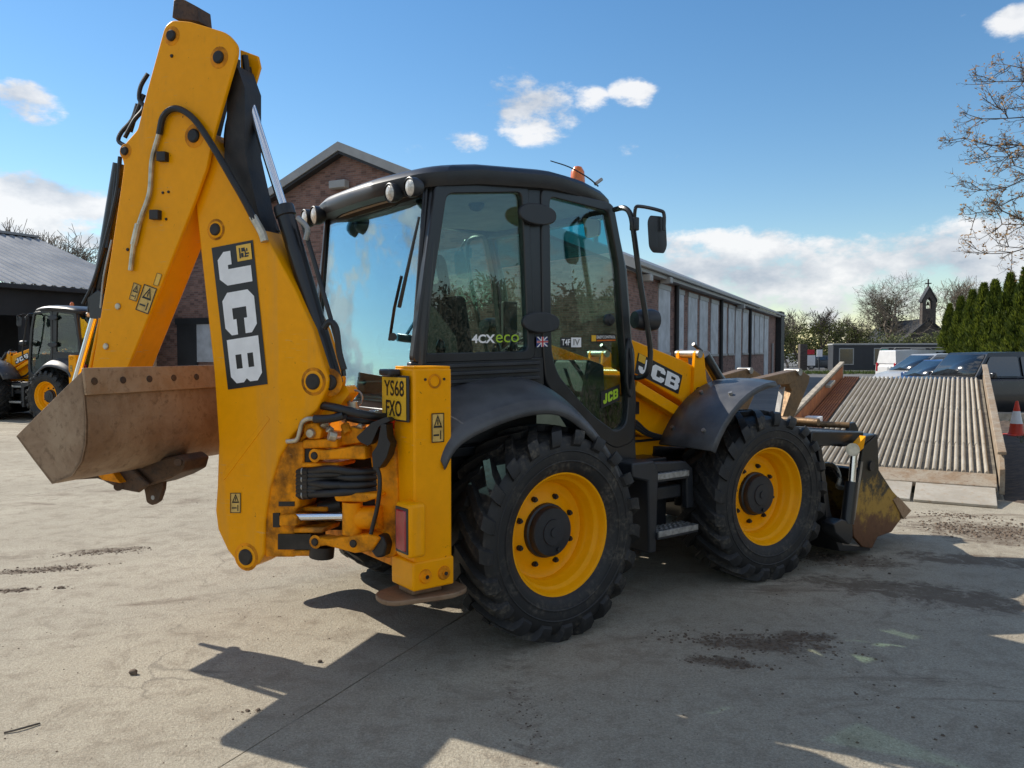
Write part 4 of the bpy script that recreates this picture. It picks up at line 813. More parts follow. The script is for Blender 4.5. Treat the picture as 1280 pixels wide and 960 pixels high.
# ---- rear frame and stabilisers
fr = MB(); fr.bx(-1.02, -.88, -.90, .90, 1.28, 1.40); fr.bx(-1.02, -.88, -.90, .90, .56, .70); fr.bx(-.88, -.70, -.34, -.22, .56, 1.35); fr.bx(-.88, -.70, .22, .34, .56, 1.35)
fr.bx(-.90, -.86, -.90, .90, .70, 1.28); fro = fr.build('rear_frame', M['yellow_dirty'], root, .01)
for sd in (1, -1):
    f = lambda b: b if sd > 0 else b.mirror()
    col = MB().bx(-1.06, -.82, -1.12, -.90, .54, 1.705); col.bx(-1.075, -.812, -1.128, -.885, .50, .66)
    so_ = f(col).build('stabiliser', M['yellow'], root, .012, 0, True, 3)
    f(MB().bx(-1.055, -.825, -1.115, -.905, 1.704, 1.716)).build('end_cap', M['yellow'], so_, .004)
    f(MB().prism([(-1.06, -.90, .72), (-1.06, -.90, 1.28), (-1.06, -.66, 1.28), (-1.06, -.72, .80)], (.08, 0, 0))).build('gusset', M['yellow'], so_, .006)
    for xx in (-1.0, -.88):
        b = MB().lathe([(.0, .022), (.014, .022), (.016, .012), (.034, .012), (.038, .006), (.040, -.002)], (xx, -1.128, .575), (0, -1, 0), 16); f(b).build('bolt', M['yellow_dirty'], so_)
        f(MB().cyl((xx, -1.13, .575), (xx, -1.153, .575), .012, 6)).build('bolt_head', M['grease'], so_)
    f(MB().bx(-1.0, -.88, -1.06, -.95, .46, .52)).build('inner_leg', M['steel'], so_, .006)
    pd = rnd_poly([V((-1.22, -1.10, 0)), V((-.84, -1.18, 0)), V((-.70, -1.12, 0)), V((-.70, -.84, 0)), V((-.86, -.80, 0)), V((-1.20, -.88, 0))], .10, 5)
    f(MB().prism([p+V((0, 0, .435)) for p in pd], (0, 0, .028))).build('foot_pad', M['bucket'], so_, .006)
    f(MB().bx(-1.05, -.86, -1.08, -.92, .462, .498)).build('foot_bracket', M['bucket'], so_, .01)
    # tail lamp box
    tb = MB().prism([V((-1.16, -.90, .86)), V((-1.16, -.90, 1.03)), V((-1.06, -.90, 1.06)), V((-1.06, -.90, .80))], (0, .17, 0)); tb.bx(-1.17, -1.06, -1.0, -.90, .74, 1.02)
    tb = MB().bx(-1.135, -1.03, -1.195, -1.04, .70, .99); tlb = f(tb).build('tail_lamp_box', M['yellow'], so_, .02, 0, True, 3)
    f(MB().bx(-1.147, -1.13, -1.17, -1.065, .735, .955)).build('tail_lamp', M['redlens'], so_, .008)
    f(MB().bx(-1.141, -1.133, -1.182, -1.053, .722, .968)).build('lamp_bezel', M['plastic'], so_, .004)
    f(MB().cyl((-1.02, -.80, 1.36), (-1.02, -.80, 1.475), .032, 14)).build('marker_lamp', M['redlens'], so_)
    cq = [V((-1.02, -1.123, 1.30)), V((-.94, -1.123, 1.30)), V((-.94, -1.123, 1.46)), V((-1.02, -1.123, 1.46))]
    cq = [V((p.x+.065, p.y, p.z)) for p in cq]
    if sd < 0: cq = [V((p.x, -p.y, p.z)) for p in (cq[1], cq[0], cq[3], cq[2])]
    tri = MB().ring([V((.15, .5, 0)), V((.85, .5, 0)), V((.5, .95, 0))], [V((.28, .57, 0)), V((.72, .57, 0)), V((.5, .85, 0))], (0, 0, .001))
    tri.add([(.46, .6, 0), (.54, .6, 0), (.54, .78, 0), (.46, .78, 0)], [(0, 1, 2, 3)]); tri.add([(.15, .22, 0), (.6, .22, 0), (.6, .28, 0), (.15, .28, 0)], [(0, 1, 2, 3)]); tri.add([(.68, .1, 0), (.76, .1, 0), (.76, .4, 0), (.68, .4, 0)], [(0, 1, 2, 3)])
    fr_ = MB().ring([V((0, 0, 0)), V((1, 0, 0)), V((1, 1, 0)), V((0, 1, 0))], [V((.06, .03, 0)), V((.94, .03, 0)), V((.94, .97, 0)), V((.06, .97, 0))], (0, 0, .001))
    sticker(cq, 'sticker', [(tri, (0, 0, 1, 1), 'decalblack'), (fr_, (0, 0, 1, 1), 'decalblack')], so_, 'warning_label', .003)
    f(MB().lathe([(.030, .0), (.030, .004), (.040, .004), (.040, 0)], (-.93, -1.121, 1.635), (0, -1, 0), 20)).build('embossed_ring', M['yellow_dirty'], so_)
    for xx in (-.99, -.87): f(MB().cyl((xx, -1.12, 1.645), (xx, -1.124, 1.645), .008, 8)).build('rivet', M['grease'], so_)
    if sd > 0:
        C = [V((-1.085, -.815, 1.425)), V((-1.085, -1.085, 1.425)), V((-1.085, -1.085, 1.655)), V((-1.085, -.815, 1.655))]
        npm = MB().bx(-1.085, -1.070, -1.095, -.805, 1.415, 1.665).build('number_plate_holder', M['plastic'], so_, .005)
        sticker(C, 'plate', [(text_mb('YS68', bold=.012), (.10, .55, .92, .93), 'decalblack'), (text_mb('FXO', bold=.012), (.18, .07, .82, .45), 'decalblack')], so_, 'number_plate', .003)
        MB().bx(-1.14, -1.07, -1.0, -.87, 1.665, 1.70).build('plate_lamp', M['plastic'], so_, .01)
        MB().bx(-1.075, -1.055, -1.05, -.85, 1.44, 1.65).build('plate_bracket', M['yellow'], so_)
# ---- boom, swung across the back
def poly(P, off): return [PL(px, py, off) for px, py in P]
def slab(P, o0, o1, r=0, b=None):
    b = b or MB(); q = poly(P, o0)
    if r: q = rnd_poly(q, r, 3)
    return b.prism(q, BNL*(o1-o0))
def pin(px, py, off, r, mat, parent, nm='pin', out=.02):
    p = PL(px, py, off)
    if nm == 'pin': MB().lathe([(0, .0035), (r*1.5, .0035), (r*1.75, .001)], p, -BNL, 20).build('grease_collar', M['yellow_dirty'], parent)
    MB().lathe([(0, out), (r*.8, out), (r, out*.6), (r, -.01)], p, -BNL, 20).build(nm, M[mat], parent)
def bar(P, offs, r, mat, parent, nm, smooth=4, n=8):
    offs = offs if isinstance(offs, (list, tuple)) else [offs]*len(P)
    return MB().tube([PL(*p, o) for p, o in zip(P, offs)], r, n, smooth if len(P) > 2 else 0).build(nm, M[mat], parent)
BOOM = [(262, 165), (276, 198), (308, 250), (340, 310), (368, 362), (390, 411), (410, 474), (409, 484), (396, 512), (366, 543), (349, 571), (337, 610), (331, 652), (330, 692), (324, 704), (313, 710), (300, 708), (284, 688), (272, 662), (269, 638), (271, 610), (273, 552), (267, 464), (252, 327), (245, 262), (236, 190), (246, 165)]
boom = slab(BOOM, -.10, .10).build('boom', M['yellow'], root, .012, 0, True, 3)
# raised weld seam and foot band
slab([(333, 520), (337, 524), (280, 600), (275, 596)], -.104, -.098).build('weld_seam', M['yellow'], boom, .002)
slab([(396, 512), (409, 484), (432, 482), (437, 492), (414, 520), (372, 556)], -.02, .085, .01).build('boom_lug', M['yellow'], boom, .008)
for px, py, r in ((270, 287, .036), (392, 477, .046), (308, 696, .048)):
    pin(px, py, -.10, r, 'grease', boom); pin(px, py, -.10, r*1.35, 'yellow', boom, 'boss', .006)
C = [PL(265, 310, -.10), PL(285.5, 487, -.10), PL(335, 480, -.10), PL(316.5, 300, -.10)]
ic = MB()
for k in range(7): x, y, w, h = ((.1, .1, .8, .12), (.12, .3, .3, .3), (.5, .25, .35, .2), (.3, .55, .5, .1), (.55, .65, .12, .25), (.2, .7, .25, .1), (.75, .5, .12, .35))[k]; ic.add([(x, y, 0), (x+w, y, 0), (x+w, y+h, 0), (x, y+h, 0)], [(0, 1, 2, 3)])
sticker(C, 'decalblack', [(jcb_mb(), (.045, .12, .965, .90), 'white'), (rect_mb(), (.02, .60, .13, .95), 'plate'), (ic, (.03, .63, .12, .92), 'decalblack')], boom, 'decal')
sticker([PL(288.5, 641, -.10), PL(301.5, 641, -.10), PL(301.5, 616, -.10), PL(288.5, 616, -.10)], 'sticker', [(tri, (0, 0, 1, 1), 'decalblack'), (fr_, (0, 0, 1, 1), 'decalblack')], boom, 'warning_label', .003)
# dipper ram: chrome rod and black barrel on the boom's front
ram = bar([(355, 262), (418, 480)], 0.0, .052, 'black', root, 'dipper_ram', 0, 20)
bar([(301, 92), (357, 268)], 0.0, .026, 'chrome', ram, 'rod', 0, 16)
MB().lathe([(.058, -.03), (.060, -.02), (.060, .03), (.045, .04)], PL(356, 264, 0), PL(418, 480, 0)-PL(355, 262, 0), 20).build('gland', M['black'], ram)
bar([(378, 278), (398, 345), (425, 440), (430, 470)], -.02, .014, 'black', ram, 'pipe', 4)
bar([(382, 300), (384, 285), (372, 272)], -.05, .016, 'steel', ram, 'pipe_clamp', 3)
pin(413, 478, -.06, .045, 'grease', ram)
bar([(405, 410), (412, 402), (420, 410), (424, 440), (430, 462)], -.08, .018, 'hose', ram, 'hose', 4)
# ---- dipper
DIP_L = [(253, 203), (242, 254), (213, 327), (160, 458), (128, 520), (104, 566), (92, 566), (86, 545), (115, 460), (125, 400), (138, 323), (152, 230), (155, 206)]
DIP_U = [(206, 33), (215, 25), (237, 27), (284, 41), (296, 56), (296, 68), (266, 172), (252, 205), (242, 256), (152, 234), (155, 206), (151, 193), (156, 180), (172, 162), (184, 113)]
dip = slab(DIP_L, -.12, .09).build('dipper', M['yellow'], root, .010, 0, True, 3)
DIP = [(206, 33), (215, 25), (237, 27), (284, 41), (296, 56), (296, 68), (266, 172), (258, 210), (242, 254), (213, 327), (160, 458), (128, 520), (104, 566), (92, 566), (86, 545), (115, 460), (125, 400), (138, 323), (152, 230), (155, 206), (151, 193), (156, 180), (172, 162), (184, 113)]
DR = [.04, .03, .02, .06, .04, .03]+[.02]*18
def dplate(o0, o1):
    return MB().prism(rnd_poly(poly(DIP, o0), DR, 3), BNL*(o1-o0))
dplate(-.145, -.1195).build('side_plate', M['yellow'], dip, .005)
dplate(.0895, .115).build('side_plate', M['yellow'], dip, .005)
slab([(210, 45), (260, 45), (268, 75), (246, 170), (236, 205), (230, 250), (156, 228), (160, 185), (176, 162), (188, 113)], -.109, .084).build('inner_web', M['grease'], dip)
for px, py, r in ((215, 45, .032), (274, 72, .036), (243, 170, .040), (157, 189, .026)):
    pin(px, py, -.145, r, 'grease', dip)
for px, py, r in ((204, 241, .008), (211, 240, .008), (208, 274, .008), (215, 70, .010), (160, 312, .010)): pin(px, py, -.145, r, 'grease', dip, 'bolt', .008)
for px, py in ((148, 383), (133, 433)): pin(px, py, -.145, .02, 'zinc', dip, 'grease_point', .012)
slab([(217, 0), (224, -4), (246, 8), (248, 27), (215, 22)], -.06, .06).build('hose_guard', M['hitch'], dip, .004)
pp = bar([(163, 338), (168, 300), (177, 270), (187, 240), (190, 200), (199, 166)], -.165, .014, 'zinc', dip, 'steel_pipe', 4)
bar([(167, 306), (173, 280)], -.165, .020, 'zinc', dip, 'pipe_spring', 0)
bar([(199, 168), (204, 146), (216, 136), (230, 139), (246, 153), (266, 183), (290, 224), (305, 250), (318, 275)], [-.165, -.17, -.17, -.17, -.17, -.17, -.155, -.14, -.13], .019, 'hose', dip, 'hose', 4)
bar([(316, 271), (327, 290), (331, 302)], -.125, .024, 'zinc', dip, 'hose_end', 3)
for px, py in ((196, 195), (187, 268)): slab([(px-1, py-6), (px+10, py-6), (px+10, py+6), (px-1, py+6)], -.178, -.14).build('pipe_clip', M['grease'], dip, .003)
for k, (P, o) in enumerate((([(306, 70), (312, 120), (316, 180), (330, 250), (345, 290)], .05), ([(298, 85), (300, 140), (306, 200), (322, 262)], -.02), ([(310, 85), (318, 140), (322, 200), (336, 262), (350, 300)], .075), ([(290, 95), (288, 150), (292, 200), (310, 245)], -.05), ([(296, 75), (294, 120), (284, 170), (290, 220), (315, 270), (335, 300)], 0))):
    bar(P, o, .021, 'hose', dip, 'hose', 4)
slab([(286, 100), (296, 82), (306, 110), (306, 190), (322, 262), (330, 290), (318, 272), (280, 200)], -.09, .06).build('hose_shroud', M['grease'], dip)
slab([(300, 62), (322, 70), (325, 84), (318, 108), (302, 160)], .085, .105).build('side_plate', M['yellow'], dip, .005)
# bucket ram on the outside of the dipper
br = bar([(150, 205), (120, 388)], -.03, .042, 'black', root, 'bucket_ram', 0, 18)
bar([(121, 384), (88, 500)], -.03, .022, 'chrome', br, 'rod', 0, 14)
slab([(108, 372), (122, 362), (136, 372), (134, 400), (112, 398)], -.10, .05).build('ram_clevis', M['black'], br, .006)
for P in ([(185, 92), (176, 108), (174, 124), (180, 135), (168, 150), (156, 172)], [(172, 130), (165, 150), (152, 165), (148, 176), (156, 182)], [(180, 118), (171, 140), (163, 165)], [(150, 196), (146, 240), (132, 300), (118, 350), (104, 380)], [(146, 215), (138, 280), (120, 345), (111, 390)], [(150, 235), (138, 285), (134, 310)]):
    bar(P, [-.06-.01*i for i in range(len(P))], .013, 'hose', br, 'hose', 4)
bar([(140, 300), (130, 345), (126, 385)], -.10, .008, 'steel', br, 'steel_pipe', 3)
bar([(126, 398), (117, 440), (110, 475)], -.13, .012, 'yellow', br, 'guide_rod', 0)
sticker([PL(162, 374, -.145), PL(171, 377, -.145), PL(177, 357, -.145), PL(168, 353, -.145)], 'sticker', [(tri, (0, 0, 1, 1), 'decalblack'), (fr_, (0, 0, 1, 1), 'decalblack')], dip, 'warning_label', .003)
sticker([PL(170, 387, -.145), PL(186, 393, -.145), PL(197, 361, -.145), PL(181, 355, -.145)], 'sticker', [(tri, (0, 0, 1, 1), 'decalblack'), (fr_, (0, 0, 1, 1), 'decalblack')], dip, 'warning_label', .003)
sticker([PL(192, 356, -.145), PL(198, 358, -.145), PL(203, 343, -.145), PL(197, 341, -.145)], 'plate', [(fr_, (0, 0, 1, 1), 'decalblack')], dip, 'warning_label', .003)
# ---- ditching bucket (near end traced, then 1.5 m along its own axis)
HB = .74
SH = [(103, 463), (105, 495), (107.5, 525), (107, 555), (102, 577), (90, 595), (65, 605)]; BK_ = [(65, 605), (42, 575), (20, 545)]
AXL = BNL*(2*HB)
bk = MB(); sh = poly(SH+BK_[1:], -HB); cen = sum(sh, V((0, 0, 0)))/len(sh)
inn = [p+(cen-p).normalized()*.016 for p in sh]
rows = [sh, [p+AXL for p in sh], [p+AXL for p in inn], inn, sh]
bk.grid(rows); bk.add([sh[0], inn[0], inn[0]+AXL, sh[0]+AXL], [(0, 1, 2, 3)]); bk.add([sh[-1], inn[-1], inn[-1]+AXL, sh[-1]+AXL], [(0, 1, 2, 3)])
bucket = bk.build('ditching_bucket', M['bucket'], root)
for o in (-HB, HB-.016): MB().prism([p+BNL*(o+HB) for p in sh], BNL*.016).build('end_plate', M['bucket'], bucket, .003)
e0 = [PL(101.5, 460, -HB-.004), PL(104.5, 460, -HB-.004), PL(108, 494, -HB-.004), PL(105.5, 494, -HB-.004)]
MB().prism(e0, AXL+BNL*.008).build('cutting_edge', M['edge'], bucket, .003)
for k in range(8):
    p = (e0[1]*.5+e0[2]*.5)+AXL*(.04+.131*k); nn = (e0[2]-e0[1]).cross(AXL).normalized(); nn = nn if nn.dot(CAML-p) > 0 else -nn
    MB().cyl(p-nn*.01, p+nn*.006, .020, 12).build('bolt', M['hitch'], bucket, .002)
# bucket links and hitch under the bucket's back
hi = MB(); slab([(80, 566), (128, 584), (160, 582), (222, 569), (231, 576), (227, 590), (212, 598), (190, 606), (160, 613), (134, 603), (88, 588)], -.11, .11, 0, hi)
for o in (-.15, .12): slab([(122, 586), (150, 580), (168, 588), (186, 606), (172, 616), (150, 612), (130, 602)], o, o+.03, 0, hi)
hitch = hi.build('quick_hitch', M['hitch'], root, .012)
lug = rnd_poly(poly([(178, 604), (204, 598), (203, 612), (198, 627), (190, 632), (183, 628), (181, 616)], -.05), .012, 2); MB().prism(lug, BNL*.035).build('lifting_eye', M['hitch'], hitch, .004)
pin(191, 622, -.05, .014, 'fascia', hitch, 'eye_hole', .002); slab([(112, 586), (140, 590), (150, 604), (128, 600)], -.20, -.14).build('hitch_plate', M['yellow_dirty'], hitch, .004)
bar([(222, 578), (224, 578)], [-.16, .16], .022, 'hitch', hitch, 'hitch_pin', 0, 12); bar([(148, 608), (149, 608)], [-.17, .17], .028, 'hitch', hitch, 'hitch_pin', 0, 12)
slab([(58, 560), (84, 545), (110, 552), (132, 572), (128, 598), (92, 600), (66, 588)], -.17, .17).build('hitch_head', M['hitch'], hitch, .012)
for o in (-.205, .175): slab([(82, 505), (90, 495), (98, 503), (104, 566), (92, 580), (84, 570)], o, o+.03).build('tipping_link', M['hitch'], root, .006)
# ---- kingpost, swing rams and hose bundle
def k4(x, y): return (330+x/4.176, 490+y/4.174)
def kp(P): return [k4(*p) for p in P]
kg = MB()
slab(kp([(100, 268), (205, 258), (205, 395), (182, 402), (182, 600), (160, 620), (160, 862), (5, 862), (-20, 700), (30, 420)]), -.085, .10, 0, kg)
slab(kp([(200, 250), (378, 246), (382, 294), (200, 296)]), -.10, .10, 0, kg); slab(kp([(190, 370), (384, 370), (384, 394), (190, 394)]), -.10, .10, 0, kg)
slab(kp([(150, 708), (312, 708), (300, 738), (150, 738)]), -.09, .10, 0, kg); slab(kp([(150, 826), (262, 826), (262, 858), (150, 858)]), -.10, .10, 0, kg); slab(kp([(150, 600), (330, 600), (330, 625), (150, 625)]), -.02, .10, 0, kg)
king = kg.build('boom_foot', M['yellow_dirty'], root, .010)
cg = MB(); slab(kp([(545, 262), (600, 225), (640, 208), (672, 240), (690, 320), (702, 540), (692, 850), (640, 872), (585, 830), (575, 540), (560, 400)]), -.05, .20, .02, cg)
slab(kp([(360, 536), (480, 528), (592, 530), (596, 552), (520, 576), (372, 572)]), -.14, .16, 0, cg); slab(kp([(380, 250), (560, 262), (560, 290), (380, 290)]), 0, .16, 0, cg)
slab(kp([(480, 700), (600, 700), (600, 760), (480, 760)]), 0, .16, 0, cg)
slab(kp([(190, 300), (560, 296), (600, 540), (590, 720), (170, 720), (185, 600)]), .165, .185, 0, MB()).build('dark_backing', M['grease'], king)  # added dark sheet: blackens the gaps and hides orange bounce behind the hoses
carriage = cg.build('kingpost_carriage', M['yellow_dirty'], root, .012, 0, True, 3)
slab(kp([(230, 318), (262, 300), (300, 306), (370, 300), (470, 282), (522, 284), (528, 352), (372, 352), (300, 356), (262, 352), (232, 345)]), -.13, -.04).build('swing_link', M['yellow_dirty'], king, .010)
slab(kp([(232, 795), (248, 765), (285, 762), (330, 770), (450, 752), (560, 742), (604, 765), (560, 832), (470, 842), (320, 802), (250, 812)]), -.14, -.03).build('swing_link', M['yellow_dirty'], king, .010)
for p, o in (((265, 332), -.13), ((268, 782), -.14), ((468, 790), -.14)): pin(*k4(*p), o, .022, 'grease', king, 'pin', .014)
slab(kp([(135, 296), (245, 296), (245, 372), (135, 372)]), -.07, .06).build('dark_block', M['grease'], king); slab(kp([(72, 742), (245, 742), (245, 822), (72, 822)]), -.10, .05).build('dark_block', M['grease'], king)  # first block fills a pocket recess with dark colour to give its shade
slab(kp([(78, 642), (150, 640), (168, 650), (168, 696), (150, 702), (78, 700)]), -.13, -.04, .01).build('rod_eye', M['yellow_dirty'], king, .008)
slab(kp([(46, 632), (80, 632), (80, 706), (46, 706)]), -.094, -.05).build('dark_block', M['grease'], king); slab(kp([(76, 572), (158, 572), (158, 596), (76, 596)]), -.089, -.08).build('slot', M['grease'], king)
def kbar(P, o, r, mat, parent, nm, smooth=4, n=10): return bar(kp(P), o, r, mat, parent, nm, smooth, n)
sr = kbar([(462, 572), (462, 738)], -.08, .058, 'yellow_dirty', root, 'swing_ram', 0, 18)
kbar([(170, 652), (420, 648)], -.09, .024, 'chrome', sr, 'rod', 0, 14); kbar([(500, 655), (618, 655)], -.06, .066, 'yellow_dirty', sr, 'barrel', 0, 18)
kbar([(300, 610), (420, 585)], .04, .05, 'grease', sr, 'barrel', 0, 12)
for k in range(7):
    y = 415+k*20; hz = kbar([(190, y), (250, y+random.uniform(-4, 4)), (360, y+random.uniform(-14, 14)), (470, y-6+random.uniform(-16, 16)), (590, 410+k*17)], [-.06, -.09, -.13+.02*(k % 3), -.12+.03*(k % 2), -.03], .023, 'hose', king, 'hose')
    kbar([(184, y), (242, y)], [-.06, -.085], .028, 'grease', king, 'hose_fitting', 0)
    if k % 2 == 0: kbar([(206, y), (212, y)], [-.072, -.072], .030, 'steel', king, 'hose_clip', 0)
kbar([(305, 800), (300, 860)], -.06, .07, 'grease', king, 'pivot_boss', 0, 16)
# valve block, fittings and hoses on top
tp = MB(); slab(kp([(210, 170), (270, 160), (300, 200), (290, 245), (230, 245), (205, 215)]), -.10, .02, .01, tp); slab(kp([(400, 200), (440, 180), (520, 200), (540, 262), (400, 280)]), -.05, .10, .01, tp); tp.build('valve_block', M['yellow_dirty'], carriage, .01)
pin(*k4(248, 215), -.10, .028, 'zinc', carriage, 'fitting')
kbar([(120, 258), (170, 250), (188, 200), (200, 160), (230, 140), (270, 140)], -.12, .014, 'zinc', carriage, 'steel_pipe'); kbar([(265, 140), (330, 140), (390, 130), (420, 120)], -.12, .024, 'hose', carriage, 'hose')
kbar([(300, 70), (360, 80), (450, 100), (540, 122), (640, 132)], [-.05, -.10, -.12, -.10, .0], .024, 'hose', carriage, 'hose'); kbar([(330, 95), (420, 130), (520, 150), (600, 150)], [.05, .02, 0, .05], .02, 'hose', carriage, 'hose')
kbar([(466, 50), (468, 150)], .05, .034, 'zinc', carriage, 'lock_pin', 0, 14); MB().lathe([(.045+.006*cos(a), .006*sin(a)) for a in [2*pi*k/6 for k in range(6)]], PL(*k4(478, 32), .05), BNL, 20, True).build('pin_ring', M['steel'], carriage)
for x, y, o in ((355, 205, -.08), (330, 180, -.05), (410, 150, 0), (440, 215, -.06), (300, 160, 0), (520, 170, .02), (375, 235, -.1), (590, 115, 0), (620, 110, .03), (560, 105, .06)):
    c = PL(*k4(x, y), o); MB().cyl(c, c+V((random.uniform(-.05, .05), random.uniform(-.05, .05), random.uniform(-.03, .05))), random.uniform(.018, .03), 8).build('fitting', M[random.choice(['zinc', 'zinc', 'steel', 'yellow_dirty'])], carriage, .004)
cv = MB(); slab(kp([(480, 235), (520, 200), (560, 160), (640, 130), (660, 150), (600, 180), (560, 270), (540, 280), (500, 262)]), -.13, -.07, .01, cv); slab(kp([(610, 170), (636, 165), (642, 240), (660, 270), (640, 340), (600, 400), (570, 410), (562, 320), (590, 280)]), -.14, -.06, .01, cv); cv.build('rubber_cover', M['hose'], carriage, .015)
kbar([(590, 395), (603, 440), (603, 520), (590, 610), (570, 690), (558, 740)], -.14, .012, 'hose', carriage, 'cable'); slab(kp([(548, 770), (580, 748), (620, 752), (640, 800), (625, 862), (585, 868), (555, 830)]), -.12, -.03, .015).build('socket_cover', M['hose'], carriage, .012)
# ---- loader bucket (clamshell), seen from its end
def c5(x, y): return (990+x/4.8, 500+y/4.8)
LBY = -1.17
def lb(P, y=LBY): return [UY(*c5(*p), y) for p in P]
CL = [(428, 282), (515, 205), (522, 420), (605, 548), (640, 585), (650, 720), (598, 792), (515, 822), (480, 890), (425, 882), (372, 822), (366, 770), (400, 500), (412, 380)]
for sd in (1, -1):
    b = MB().prism(lb(CL), (0, .03, 0)); b = b if sd > 0 else b.mirror()
    if sd > 0: lbk = b.build('loader_bucket', M['clam'], root, .006)
    else: b.build('end_plate', M['clam'], lbk, .006)
    f = lambda q: q if sd > 0 else q.mirror()
    f(MB().prism(lb([(610, 600), (640, 580), (718, 664), (672, 716)], LBY-.012), (0, .05, 0))).build('corner_blade', M['edge'], lbk, .004)
    rb = MB().cyl(UY(*c5(358, 490), LBY-.06), UY(*c5(330, 740), LBY-.06), .055, 18); rm_ = f(rb).build('clam_ram', M['black'], lbk)
    f(MB().cyl(UY(*c5(372, 310), LBY-.06), UY(*c5(358, 500), LBY-.06), .030, 14)).build('ram_rod', M['chrome'], lbk)
    f(MB().cyl(UY(*c5(365, 298), LBY-.11), UY(*c5(365, 298), LBY-.01), .055, 16)).build('ram_eye', M['zinc'], lbk)
    f(MB().prism(lb([(395, 270), (445, 215), (430, 290), (395, 320)], LBY-.09), (0, .06, 0))).build('ram_lug', M['yellow'], lbk, .004)
    f(MB().prism(lb([(250, 745), (300, 715), (365, 740), (366, 820), (345, 870), (262, 800)], LBY-.09), (0, .12, 0))).build('hinge_bracket', M['black'], lbk, .008)
    f(MB().prism(lb([(415, 370), (428, 370), (378, 720), (366, 720)], LBY-.02), (0, .02, 0))).build('edge_strip', M['steel'], lbk)
    f(MB().prism(lb([(330, 240), (352, 140), (380, 132), (402, 175), (396, 205), (372, 240)], LBY+.16), (0, .04, 0))).build('top_bracket', M['black'], lbk, .006)
    p = lb([(470, 395)])[0]; f(MB().cyl(p, p+V((0, -.02, 0)), .045, 14)).build('pin', M['black'], lbk)
W2_ = V((0, -2*LBY, 0))
tb = MB().prism(lb([(300, 245), (510, 203), (440, 262), (300, 282)]), W2_); tb.prism([V((2.62, LBY, 1.15)), V((3.42, LBY, 1.10)), V((3.42, LBY, 1.00)), V((2.62, LBY, 1.02))], W2_); tb.build('top_channel', M['black'], lbk, .01)
bp = MB().prism([V((2.74, LBY+.02, 1.05)), V((2.79, LBY+.02, 1.05)), V((2.95, LBY+.02, .45)), V((3.15, LBY+.02, .14)), V((3.6, LBY+.02, .05)), V((3.6, LBY+.02, .02)), V((3.1, LBY+.02, .09)), V((2.88, LBY+.02, .42))], (0, 2.30, 0)); bp.build('back_plate', M['black'], lbk, .005)
ft = MB().prism(lb([(520, 420), (605, 548), (645, 590), (655, 715), (595, 790), (575, 770), (625, 700), (612, 610), (500, 430)], LBY+.03), (0, 2.28, 0)); ft.build('clam_shell', M['clam'], lbk, .004)
bl = MB().prism(lb([(640, 580), (718, 664), (708, 672), (632, 590)], LBY+.04), (0, 2.26, 0)); bl.build('cutting_edge', M['edge'], lbk, .004)
MB().cyl(UY(*c5(-10, 138), -.55), UY(*c5(345, 152), -1.0), .028, 12).build('fork_shaft', M['forksteel'], root)
p0 = V((2.78, -1.0, 1.24)); MB().cyl((2.86, -1.08, 1.205), (2.86, 1.08, 1.205), .03, 12).build('fork_shaft', M['forksteel'], root)
for k in range(3): MB().tube([UY(*c5(165+14*k, 410+18*k), -.75), UY(*c5(215+10*k, 385+16*k), -.85), UY(*c5(262, 405+12*k), -.95), UY(*c5(285, 470), -1.0), UY(*c5(275+20*k, 520), -1.02), UY(*c5(320, 530), -1.1)], .020, 8, 4).build('hose', M['hose'] if k else M['zinc'], lbk)
# folded pallet forks
def c4(x, y): return (880+x/8, 440+y/8)
for nm, y, T in (('near', -.42, [(548, 270), (925, 180), (962, 205), (935, 285), (850, 325), (640, 330), (600, 300)]), ('far', .38, [(160, 246), (438, 166), (470, 190), (450, 262), (260, 305), (200, 280)])):
    dx = 0 if nm == 'near' else -490; dy = 0 if nm == 'near' else -14
    S = [(925+dx, 186+dy), (968+dx, 178+dy), (1062+dx, 238+dy), (1050+dx, 310+dy), (985+dx, 470+dy), (895+dx, 670+dy), (790+dx, 650+dy), (880+dx, 390+dy), (850+dx, 330+dy)]
    fk = MB().prism([UY(*c4(*p), y) for p in T], (0, .12, 0)).build('pallet_fork', M['forksteel'], root, .008)
    MB().prism([UY(*c4(*p), y+.01) for p in S], (0, .10, 0)).build('fork_shank', M['forksteel'], fk, .008)
    MB().prism([UY(*c4(x+dx, yy+dy), y-.006) for x, yy in ((800, 350), (812, 350), (770, 640), (748, 640))], (0, .05, 0)).build('shank_strap', M['steel'], fk)
    p = UY(*c4(965+dx, 200+dy), y-.02); MB().cyl(p, p+V((0, .16, 0)), .035, 12).build('fork_pin', M['steel'], fk)
